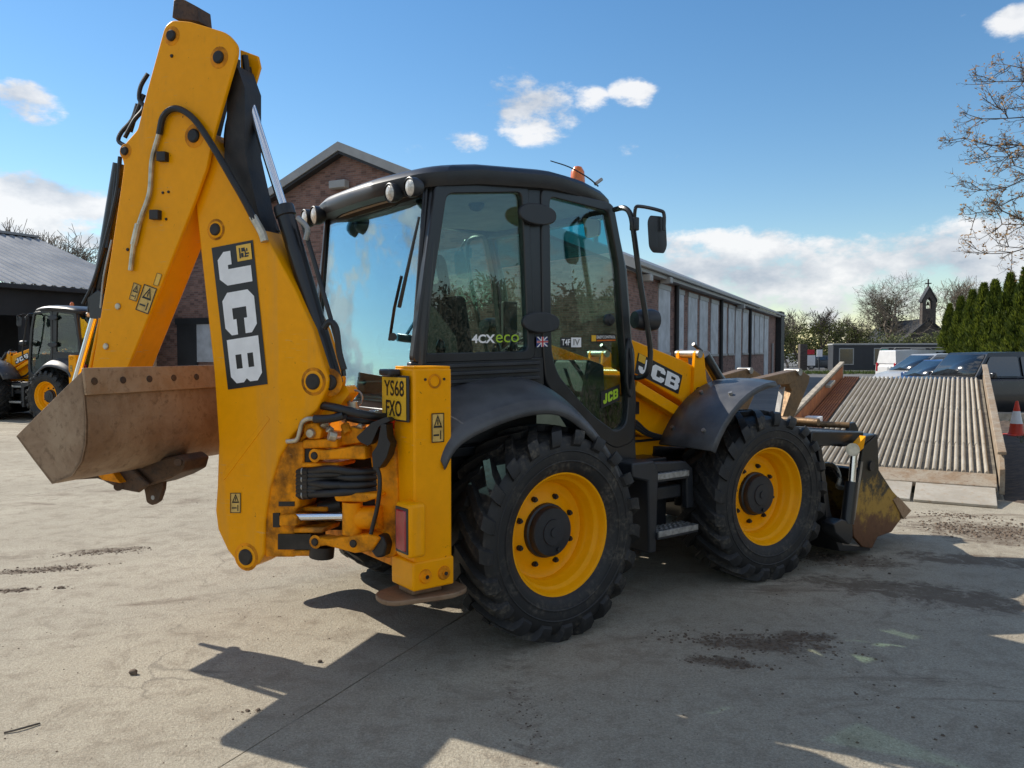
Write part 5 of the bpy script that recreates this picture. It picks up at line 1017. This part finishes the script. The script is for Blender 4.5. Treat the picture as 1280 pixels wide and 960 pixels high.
# ------------------------------------------------------------------ vehicles in the background
def carpaint(name, c): return simple(name, c, 0.3, 0.0, 0.05, 3, coat=0.3)
CARM = {k: carpaint('car_'+k, c) for k, c in dict(black=(.012, .014, .018), blue=(.025, .06, .16), silver=(.36, .37, .38), white=(.66, .67, .68), grey=(.05, .055, .06)).items()}
def car(name, loc, head, Ln, W, H, belt, hood, prof, paint_, label, cat, wheel_r=.34, rails=False, van=False):
    """prof: windscreen foot x, roof front x, roof rear x, tail foot x (all from the nose, metres)"""
    r = empty(name, (loc[0], loc[1], 0), head); tag(r, label, cat)
    a, b, c, d = prof; P = CARM[paint_]; h2 = W/2
    # body shell by lofted sections along its length, nose at x=0 pointing to -x
    secs = [(0.0, hood*.55, .30, .70), (.06, hood*.80, .26, .86), (.28, hood*.94, .22, .95), (a, hood*1.02, .20, 1.0), ((a+d)/2, belt, .20, 1.0), (d, belt, .22, 1.0), (Ln-.08, belt*.97, .26, .95), (Ln, belt*.8, .32, .86)]
    rows = []
    for x, zt, zb, wf in secs:
        w = h2*wf; rows.append([V((x, -w*.92, zb)), V((x, -w, zb+.12)), V((x, -w*1.0, zt*.62)), V((x, -w*.97, zt*.93)), V((x, -w*.86, zt)), V((x, w*.86, zt)), V((x, w*.97, zt*.93)), V((x, w*1.0, zt*.62)), V((x, w, zb+.12)), V((x, w*.92, zb)), V((x, -w*.92, zb))])
    body = MB().grid(rows); body.add(rows[0][:-1], [list(range(10))]); body.add(rows[-1][:-1], [list(range(10))]); bo = body.build('body', P, r, .03)
    g = []
    for x, z, w in ((a, hood*1.0, .88), (b, H-.03, .72), ((b+c)/2, H, .72), (c, H-.04, .72), (d, belt*.98, .86)):
        g.append((x, z, w*h2))
    cab_ = MB(); rows = [[V((x, -w, z)), V((x, w, z))] for x, z, w in g]; cab_.grid(rows)
    for s in (-1, 1): cab_.add([V((x, s*w, z)) for x, z, w in g], [list(range(5))])
    cab_.build('roof', P, r, .05)
    def sidewin(x0, x1, name_):
        for s in (-1, 1):
            zt = H-.13; zb = belt+.03
            def yy(z): return s*(h2*.88+(h2*.72-h2*.88)*(z-belt)/(H-belt)+.012)
            fa = lambda z: a+(b-a)*(z-hood)/(H-hood)+.12; ba = lambda z: d+(c-d)*(z-belt)/(H-belt)-.10
            q = [V((max(x0, fa(zb)), yy(zb), zb)), V((min(x1, ba(zb)), yy(zb), zb)), V((min(x1, ba(zt)), yy(zt), zt)), V((max(x0, fa(zt)), yy(zt), zt))]
            MB().prism(rnd_poly(q, .05), (0, .01*s, 0)).build(name_, M['carglass'], r)
    if van: sidewin(a, b+.75, 'side_window')
    else:
        m1 = b+(c-b)*.38; m2 = b+(c-b)*.80
        sidewin(a, m1-.05, 'side_window'); sidewin(m1+.05, m2-.05, 'side_window'); sidewin(m2+.05, d, 'side_window')
    t = .10; nrm = V((-(H-hood), 0, (b-a))).normalized()*.012
    def lerp(f): return V((a+(b-a)*f, 0, hood+(H-.03-hood)*f)), h2*(.88+(.72-.88)*f)
    (p0, w0), (p1, w1) = lerp(.06), lerp(.92)
    MB().add([p0+V((0, -w0*.93, 0))+nrm, p0+V((0, w0*.93, 0))+nrm, p1+V((0, w1*.93, 0))+nrm, p1+V((0, -w1*.93, 0))+nrm], [(0, 1, 2, 3)]).build('windscreen', M['carglass'], r, 0, .01)
    for s in (-1, 1):
        MB().box((.10, s*h2*.66, hood*.70), (.16, .34, .15)).build('headlamp', M['lens'], r, .04)
        MB().box((Ln-.03, s*h2*.80, belt*.80), (.10, .16, .50 if van else .26)).build('tail_lamp', M['redlens'], r, .03)
        MB().box((a+.32, s*(h2+.10), belt+.06), (.14, .22, .17)).build('door_mirror', P, r, .04)
        for xx in (.78, Ln-.86):
            w = empty('wheel', (xx, s*(h2-.10), wheel_r), 0, r)
            MB().lathe([(wheel_r*.6, -.10), (wheel_r*.9, -.11), (wheel_r, -.07), (wheel_r, .07), (wheel_r*.9, .11), (wheel_r*.6, .10)], n=24).build('tyre', M['tyre'], w)
            MB().lathe([(wheel_r*.62, -.105), (wheel_r*.5, -.07), (.05, -.085), (0, -.085)], n=24).build('rim', M['steel'], w) if s < 0 else MB().lathe([(wheel_r*.62, .105), (wheel_r*.5, .07), (.05, .085), (0, .085)], n=24).build('rim', M['steel'], w)
            MB().lathe([(wheel_r*1.16, -.02*s), (wheel_r*1.16, .10*s)], n=24).build('wheel_arch', M['tyre'], w)
        if rails:
            MB().tube([(b-.1, s*h2*.62, H), (b+.1, s*h2*.62, H+.13), (c-.1, s*h2*.62, H+.13), (c+.05, s*h2*.62, H)], .022, 6).build('roof_rail', M['steel'], r)
    MB().box((.0, 0, hood*.55), (.06, W*.5, .22)).build('grille', M['plastic'], r, .02)
    MB().box((-.035, 0, .42), (.02, .52, .11)).build('number_plate', M['white'], r)
    return r
hd_ = radians(12)
p = DW(1128, 500, 21.5); car('parked_car', (p.x, p.y), hd_, 4.8, 1.95, 1.80, 1.12, 1.10, (1.50, 2.02, 4.45, 4.72), 'black', 'black boxy off-road car parked behind the ramp', 'car', .38)
p = DW(1113, 500, 25.5); car('parked_car', (p.x, p.y), hd_, 4.2, 1.78, 1.56, .98, .98, (.95, 1.75, 3.55, 4.05), 'blue', 'blue hatchback parked beside the black off-road car', 'car', .31)
p = DW(1104, 480, 30); car('parked_car', (p.x, p.y), hd_, 4.7, 1.85, 1.74, 1.08, 1.05, (.75, 1.75, 4.2, 4.6), 'silver', 'silver people carrier parked between the blue hatchback and white van', 'car', .33)
p = DW(1172, 480, 47); car('parked_van', (p.x+1.6, p.y+.6), hd_+pi, 5.0, 1.95, 1.93, 1.15, 1.08, (.7, 1.5, 4.9, 4.97), 'white', 'white van with roof rails parked near the dark cabin', 'van', .34, True, True)
p = DW(1000, 470, 84); car('parked_car', (p.x, p.y), radians(8), 4.4, 1.8, 1.45, .95, .92, (1.1, 1.9, 3.4, 4.1), 'grey', 'dark saloon car parked under the entrance signs', 'car', .31)
# ------------------------------------------------------------------ cabin, signs, chapel
p = DW(1041, 460, 72); cb_ = empty('site_cabin', (p.x, p.y, 0), radians(-14)); tag(cb_, 'low dark grey portable cabin with pale framed windows', 'cabin')
MB().bx(0, 12.5, 0, 3.2, .15, 2.42).build('wall', M['cabin'], cb_, .02); MB().bx(-.06, 12.56, -.06, 3.26, 2.42, 2.56).build('roof', M['fascia'], cb_, .02)
for x0, x1 in ((.5, 1.75), (3.4, 4.6), (6.4, 7.6)):
    w = MB().ring([V((x0, -.05, .65)), V((x1, -.05, .65)), V((x1, -.05, 2.15)), V((x0, -.05, 2.15))], [V((x0+.08, -.05, .73)), V((x1-.08, -.05, .73)), V((x1-.08, -.05, 2.07)), V((x0+.08, -.05, 2.07))], (0, .06, 0)).build('window', M['fascia'], cb_)
    MB().bx(x0+.08, x1-.08, -.02, .005, .73, 2.07).build('pane', M['carglass'], w)
MB().bx(4.0, 4.55, -.07, -.055, 1.55, 2.05).build('notice', simple('pale_green_notice', (.12, .45, .36), .5), cb_)
for nm, px0, px1, py0, py1, z, mt, lab, post in (('sign', 1007, 1018, 437, 443, 80, 'red', 'small red sign above the blue and white board', True), ('sign', 1006, 1019, 444, 457, 79.6, 'white', 'large pale board beneath the small red sign', True), ('sign', 1021, 1028, 437, 446, 80, 'white', 'small white sign on its own post beside the dark cabin', True)):
    a, b = DW(px0, py1, z), DW(px1, py0, z); s_ = empty(nm, (a.x, z, 0)); tag(s_, lab, 'sign')
    MB().bx(0, b.x-a.x, -.03, .03, a.z, b.z).build('panel', M[mt], s_); MB().bx((b.x-a.x)/2-.05, (b.x-a.x)/2+.05, .04, .12, 0, b.z).build('post', M['cabin'], s_)
a = DW(1004, 430, 78); tag(MB().bx(a.x-.35, a.x+.35, 77.8, 78.4, 0, a.z).build('gate_pier', M['brickdark']), 'dark square gate pier beside the entrance signs', 'gate pier')
p = DW(1160, 440, 112); cc = empty('chapel', (p.x, p.y, 0), radians(-4)); tag(cc, 'small dark stone chapel with a bellcote and cross on its gable', 'chapel')
z_ap = 1.793+40/FPX*112; hw = 5.6; ze = z_ap-hw*.88
MB().prism([(-hw, 0, 0), (hw, 0, 0), (hw, 0, ze), (0, 0, z_ap), (-hw, 0, ze)], (0, 16, 0)).build('wall', M['brickdark'], cc)
for s in (-1, 1): MB().prism([(s*(hw+.35), -.25, ze-.35), (0, -.25, z_ap-.02), (0, -.25, z_ap+.25), (s*(hw+.35), -.25, ze-.05)], (0, 16.5, 0)).build('roof_slope', M['shedwall'], cc)
bw = .92; zb = z_ap-.9; zt = 9.0; za = 10.75
bto = MB().ring([V((-bw, -.1, zb)), V((bw, -.1, zb)), V((bw, -.1, zt)), V((0, -.1, za)), V((-bw, -.1, zt))], [V((-.42, -.1, 7.86)), V((.42, -.1, 7.86)), V((.42, -.1, 8.9)), V((0, -.1, 9.5)), V((-.42, -.1, 8.9))], (0, .9, 0)).build('bellcote', M['brickdark'], cc)
for s_ in (-1, 1): MB().prism([(s_*(bw+.15), -.2, zt-.22), (0, -.2, za), (0, -.2, za+.25), (s_*(bw+.15), -.2, zt+.02)], (0, 1.1, 0)).build('bellcote_coping', M['shedwall'], cc)
MB().lathe([(.0, .50), (.10, .48), (.14, .32), (.19, .12), (.26, 0), (.0, 0)], (0, .35, 8.35), (0, 0, 1), 14).build('bell', M['hitch'], cc)
cr_ = MB().bx(-.08, .08, .3, .44, za+.1, 12.0); cr_.bx(-.42, .42, .3, .44, 11.35, 11.5); cr_.build('cross', M['brickdark'], cc)
# ------------------------------------------------------------------ trees
def branch_tree(seed, H, spread=.9, levels=5, r0=.22, trunk=.28, nb=3, up=.25, sides=5, gnarl=.25, tmin=.006, bend=None):
    rg = random.Random(seed); b = MB(); tips = []
    def grow(p, d, L, r, lv):
        n = 4 if lv < levels-1 else 3; pts = [p]; dd = d.copy()
        for k in range(n):
            dd = (dd+V((rg.gauss(0, gnarl), rg.gauss(0, gnarl), rg.gauss(0, gnarl)+up*.25))).normalized()
            if bend: dd = (dd+bend*.08).normalized()
            pts.append(pts[-1]+dd*L/n)
        r1 = max(tmin, r*.58); b.tube(pts, [r+(r1-r)*k/n for k in range(n+1)], sides if lv < 2 else (4 if lv < 3 else 3), 0, False)
        if lv >= levels: tips.extend(pts[1:]); return
        m = nb+rg.randint(0, 1)+(1 if lv == 0 else 0)
        for k in range(m):
            i = rg.randint(2 if lv else 3, n); base = pts[i] if k else pts[-1]
            ax = V((rg.gauss(0, 1), rg.gauss(0, 1), rg.gauss(0, .5))); ax = (ax-dd*ax.dot(dd)).normalized()
            nd_ = (dd*(1-.35*spread if k == 0 else .62)+ax*spread*rg.uniform(.5, 1.0)+V((0, 0, up))).normalized()
            grow(base, nd_, L*rg.uniform(.62, .86), max(tmin, r1*rg.uniform(.55, .85)), lv+1)
    grow(V((0, 0, -.1)), V((0, 0, 1)), H*trunk, r0, 0)
    return b, tips
def scatter_leaves(pts, n, jit, size, rg):
    b = MB()
    for _ in range(n):
        p = pts[rg.randrange(len(pts))]+V((rg.gauss(0, jit), rg.gauss(0, jit), rg.gauss(0, jit))); u = V((rg.gauss(0, 1), rg.gauss(0, 1), rg.gauss(0, 1))).normalized(); w = u.orthogonal().normalized(); s = size*rg.uniform(.6, 1.3)
        b.add([p-u*s, p+w*s*.55, p+u*s, p-w*s*.55], [(0, 1, 2, 3)])
    return b
def put_tree(name, label, loc, wood, leaves, wm, lm, cat='tree', rz=0.0, sc=1.0, group=None):
    t = empty(name, loc, rz); t.scale = (sc, sc, sc); tag(t, label, cat, group)
    link('trunk', wood, t)
    if leaves: link('crown', leaves, t)
    return t
rg = random.Random(21)
b1, t1 = branch_tree(5, 11, .95, 6, .30, .20, 3, .18, tmin=.006); W1 = b1.mesh('trunk', M['barkpale'], False)
b2, t2 = branch_tree(8, 10, .85, 5, .22, .22, 4, .30, tmin=.010); W2 = b2.mesh('trunk', M['barkpale'], False)
b3, t3 = branch_tree(13, 7, .8, 5, .14, .26, 3, .3, tmin=.013); W3 = b3.mesh('trunk', M['bark'], False); L3 = scatter_leaves([q for q in t3 if q.z < 3.2] or t3, 1500, .30, .09, rg).mesh('crown', M['bush'], False)
lowp = [V((rg.gauss(0, .28), rg.gauss(0, .28), rg.uniform(.3, 4.2))) for _ in range(200)]+[V((rg.gauss(.6, .5), rg.gauss(0, .5), rg.uniform(2.2, 4.4))) for _ in range(80)]
L1 = scatter_leaves(lowp, 2600, .20, .10, rg).mesh('crown', M['ivy'], False)
def fit(tips, top, z_, py):  # scale so that the top reaches pixel row py at distance z_
    return (CAMH+(440-py)/FPX*z_)/max(p.z for p in tips)
p = DW(1106, 440, 122); put_tree('bare_tree', 'wide bare tree with ivy on its trunk beside the chapel', (p.x, p.y, 0), W1, L1, 0, 0, sc=fit(t1, 0, 122, 343), rz=1.0)
p = DW(1196, 440, 128); put_tree('bare_tree', 'pale leafless tree rising behind the chapel', (p.x, p.y, 0), W2, None, 0, 0, sc=fit(t2, 0, 128, 343))
p = DW(1225, 440, 135); put_tree('bare_tree', 'pale leafless tree rising behind the conifers', (p.x, p.y, 0), W1, None, 0, 0, sc=fit(t1, 0, 135, 352), rz=2.2)
for k, (px, z_, py, rz, sp_w, lab) in enumerate(((985, 92, 395, 0, W3, 'slim half-bare tree beside the end of the brick building'), (1003, 98, 386, 1.2, W3, 'half-bare bushy tree behind the gate pier'), (1022, 95, 384, 2.5, W3, 'half-bare bushy tree behind the small white sign'), (1040, 100, 392, 3.9, W3, 'half-bare bushy tree behind the end of the cabin'))):
    p = DW(px, 440, z_); put_tree('bushy_tree', lab, (p.x, p.y, 0), W3, L3, 0, 0, sc=fit(t3, 0, z_, py), rz=rz, group='half-bare trees by the entrance')
# hedge of spring bushes behind the cabin
hp = []
for _ in range(500):
    x = rg.uniform(24, 66); hp.append(V((x, 102+rg.gauss(0, 1.0), rg.uniform(.2, 1)*(3.6+.8*noise.noise(V((x*.3, 0, 0)))))))
kind(scatter_leaves(hp, 16000, .45, .17, rg).build('hedge', M['bush'], None, fix=False), 'stuff'); bpy.data.objects['hedge']['label'] = 'yellow green hedge running behind the dark cabin'; bpy.data.objects['hedge']['category'] = 'hedge'
# far woodland that closes the horizon
fp = []
for _ in range(900):
    a = rg.uniform(-1.25, 1.25); d = rg.uniform(210, 240); fp.append(V((d*sin(a), d*cos(a), rg.uniform(0, 1)*(5.5+2.2*noise.noise(V((a*9, 0, 0)))))))
kind(scatter_leaves(fp, 14000, 1.4, .75, rg).build('far_wood', M['bush'], None, fix=False), 'stuff')
# conifers
def conifer(seed, H, R, n):
    g = random.Random(seed); b = MB()
    for _ in range(n):
        t = g.random()**.85; z = .15+t*(H-.15); rad = R*min(1, (1-t)**.80*1.15)*min(1, .75+t*1.2)*(.86+.22*noise.noise(V((seed, z*1.3, 0)))+.20*noise.noise(V((seed*3, z*2.2, g.random()*.2))))
        a = g.random()*2*pi; lob = 1+.17*noise.noise(V((cos(a)*1.8+seed, sin(a)*1.8, z*.55))); rr_ = rad*lob*(g.random()**.28)
        p = V((cos(a)*rr_, sin(a)*rr_, z)); up_ = V((cos(a)*.55+g.gauss(0, .28), sin(a)*.55+g.gauss(0, .28), .95)).normalized(); s = g.uniform(.07, .17); w = up_.cross(V((cos(a+g.gauss(0, .9)), sin(a+g.gauss(0, .9)), 0))).normalized()
        b.add([p-w*s*.32, p+w*s*.32, p+up_*s*1.6], [(0, 1, 2)])
    return b.mesh('crown', M['conifer'], False)
CM = [conifer(3, 5.2, 1.02, 11000), conifer(9, 5.0, .90, 10000), conifer(17, 5.5, 1.12, 12000)]
TM = MB().tube([(0, 0, 0), (0, 0, 4.6)], [.16, .03], 6).mesh('trunk', M['bark'])
for k in range(12):
    t = k/11; z_ = 47-21*t; px = 1186+ (14*k if k < 5 else 56+19*(k-4)) ; top = [382, 373, 365, 358, 352, 345, 338, 330, 322, 312, 300, 296][k]
    p = DW(px, 440, z_+random.uniform(-.6, .6)); tr = empty('conifer', (p.x, p.y, 0), k*1.3)
    H_ = (5.2, 5.0, 5.5)[k % 3]; s = (CAMH+(440-top)/FPX*z_)/H_; tr.scale = (s*1.05, s*1.05, s)
    tag(tr, ('shortest dark conifer at the chapel end of the evergreen row' if k == 0 else 'tallest conifer of the row, behind the black off-road car' if k == 11 else 'dense green conifer in the middle of the evergreen row beyond the cars'), 'conifer', 'row of conifers beyond the parked cars')
    link('trunk', TM, tr); link('crown', CM[k % 3], tr)
# near tree in bud: trunk outside the frame, boughs reaching in
tg = random.Random(77); bn_ = MB(); tn = []; TZ = 12.8; TX = 10.9
bn_.tube([V((TX, TZ, -.1)), V((TX+.05, TZ, 2)), V((TX-.1, TZ+.1, 4)), V((TX, TZ, 6.4)), V((TX+.1, TZ, 8.2))], [.16, .15, .12, .07, .02], 8, 3)
def twig(p, d, L, r, lv):
    n = 4; pts = [p]; dd = d.copy()
    for k in range(n):
        dd = (dd+V((tg.gauss(0, .16), tg.gauss(0, .16), tg.gauss(0, .16)+.05))).normalized(); pts.append(pts[-1]+dd*L/n)
    bn_.tube(pts, [r, r*.55], 4 if lv < 2 else 3, 0, False); tn.extend(pts[-2:])
    if lv < 3:
        for k in range(tg.randint(3, 5)):
            i = tg.randint(1, n); ax = V((tg.gauss(-.2, 1), tg.gauss(0, .8), tg.gauss(.15, .9))); twig(pts[i], (dd*.8+ax.normalized()*.75).normalized(), L*tg.uniform(.38, .62), max(.0028, r*.5), lv+1)
for (h0, px, py, r) in ((2.9, 1236, 305, .028), (3.2, 1214, 262, .032), (3.9, 1222, 228, .026), (4.2, 1212, 172, .034), (4.7, 1224, 146, .026), (5.2, 1243, 104, .026), (3.5, 1250, 285, .024), (5.0, 1262, 190, .024), (5.6, 1275, 90, .024), (4.4, 1240, 195, .022), (3.7, 1242, 250, .022), (4.9, 1255, 130, .022), (3.0, 1262, 312, .02), (4.1, 1268, 215, .02)):
    A = V((TX, TZ, h0)); B = DW(px, py, TZ+tg.uniform(-.6, .6)); pts = [A]
    for k in range(1, 9): t = k/8; pts.append(A.lerp(B, t)+V((0, 0, .28*sin(pi*t)*tg.uniform(.3, 1)))+V((tg.gauss(0, .05), tg.gauss(0, .07), tg.gauss(0, .06))))
    bn_.tube(pts, [r, .006], 5, 2, False); tn.append(pts[-1])
    for k in range(3, 9):
        d = (pts[k]-pts[k-1]).normalized()
        for _ in range(3): ax = V((tg.gauss(-.2, .6), tg.gauss(0, .7), tg.gauss(.1, .8))); twig(pts[k], (d*.7+ax.normalized()*.8).normalized(), tg.uniform(.22, .42), .0075, 1)
tb_ = empty('budding_tree', (0, 0, 0), 0.0); tag(tb_, 'tree with thin dark twigs and opening orange buds beside the ramp', 'tree')
bn_.build('trunk', M['bark'], tb_, fix=False); scatter_leaves(tn, 4200, .020, .030, rg).build('buds', M['bud'], tb_, fix=False)
# bare trees behind the shed
for px, z_, py, rz, lab in ((22, 62, 272, .4, 'bare tree top showing above the shed roof'), (97, 66, 290, 2.0, 'small bare tree top above the shed roof beside the excavator arm')):
    p = DW(px, 440, z_); put_tree('bare_tree', lab, (p.x, p.y, 0), W2, None, 0, 0, sc=fit(t2, 0, z_, py), rz=rz)
# what stands to the side of the yard, outside the frame, and shows in the cab's glass
b4, t4 = branch_tree(23, 6.0, 1.0, 6, .12, .10, 3, .22, tmin=.008); W4 = b4.mesh('trunk', M['bark'], False)
for k, (x, y, rz, sc, lab) in enumerate(((13.0, 5.6, .3, 1.9, 'leafless thorn bush on the grass bank'), (12.6, 2.6, 1.7, 2.0, 'leafless thorn bush low on the grass bank'), (13.4, -.6, 3.0, 1.9, 'leafless thorn bush high on the grass bank'), (16.0, 4.2, 4.2, 2.4, 'tall leafless thorn bush behind the grass bank'), (16.2, .6, 5.0, 2.5, 'tall leafless thorn bush at the end of the bank'), (14.6, 8.6, 2.2, 2.0, 'leafless thorn bush beside the budding tree'))):
    put_tree('thorn_bush', lab, (x, y, .3), W4, None, 0, 0, 'bush', sc=sc, rz=rz)
rows = []
for i in range(24):
    y = -8+i*.8; rows.append([V((9.3+.3*noise.noise(V((y*.4, 0, 0))), y, -.06)), V((10.4, y, .45+.15*noise.noise(V((y*.7, 3, 0))))), V((11.8, y, 1.05+.2*noise.noise(V((y*.5, 7, 0))))), V((14, y, 1.3)), V((20, y, 1.2)), V((24, y, -.06))])
kind(MB().grid(rows).build('grass_bank', M['earth']), 'structure')
hq = [V((18+rg.gauss(0, .6), rg.uniform(-9, 11), 1.0+rg.random()**1.5*2.3)) for _ in range(500)]
kind(scatter_leaves(hq, 22000, .35, .075, rg).build('bare_hedge', M['bark'], None, fix=False), 'stuff')
def onbank():
    x = rg.uniform(9.5, 13.5); return V((x, rg.uniform(-7.5, 9.8), max(0, (x-9.4)*.42) if x < 11.8 else 1.05))
kind(blades(16000, onbank, .12, .32, .012, rg).build('bank_grass', M['grass'], None, fix=False), 'stuff')
# ------------------------------------------------------------------ the second machine in front of the shed
P2 = DW(64, 487, 20.4)
r2 = copy_tree(root); r2.location = (P2.x+.32, P2.y+.88, 0); r2.rotation_euler = (0, 0, pi-radians(20))
r2['label'] = 'second yellow backhoe loader parked in front of the dark shed'; r2['category'] = 'backhoe loader'
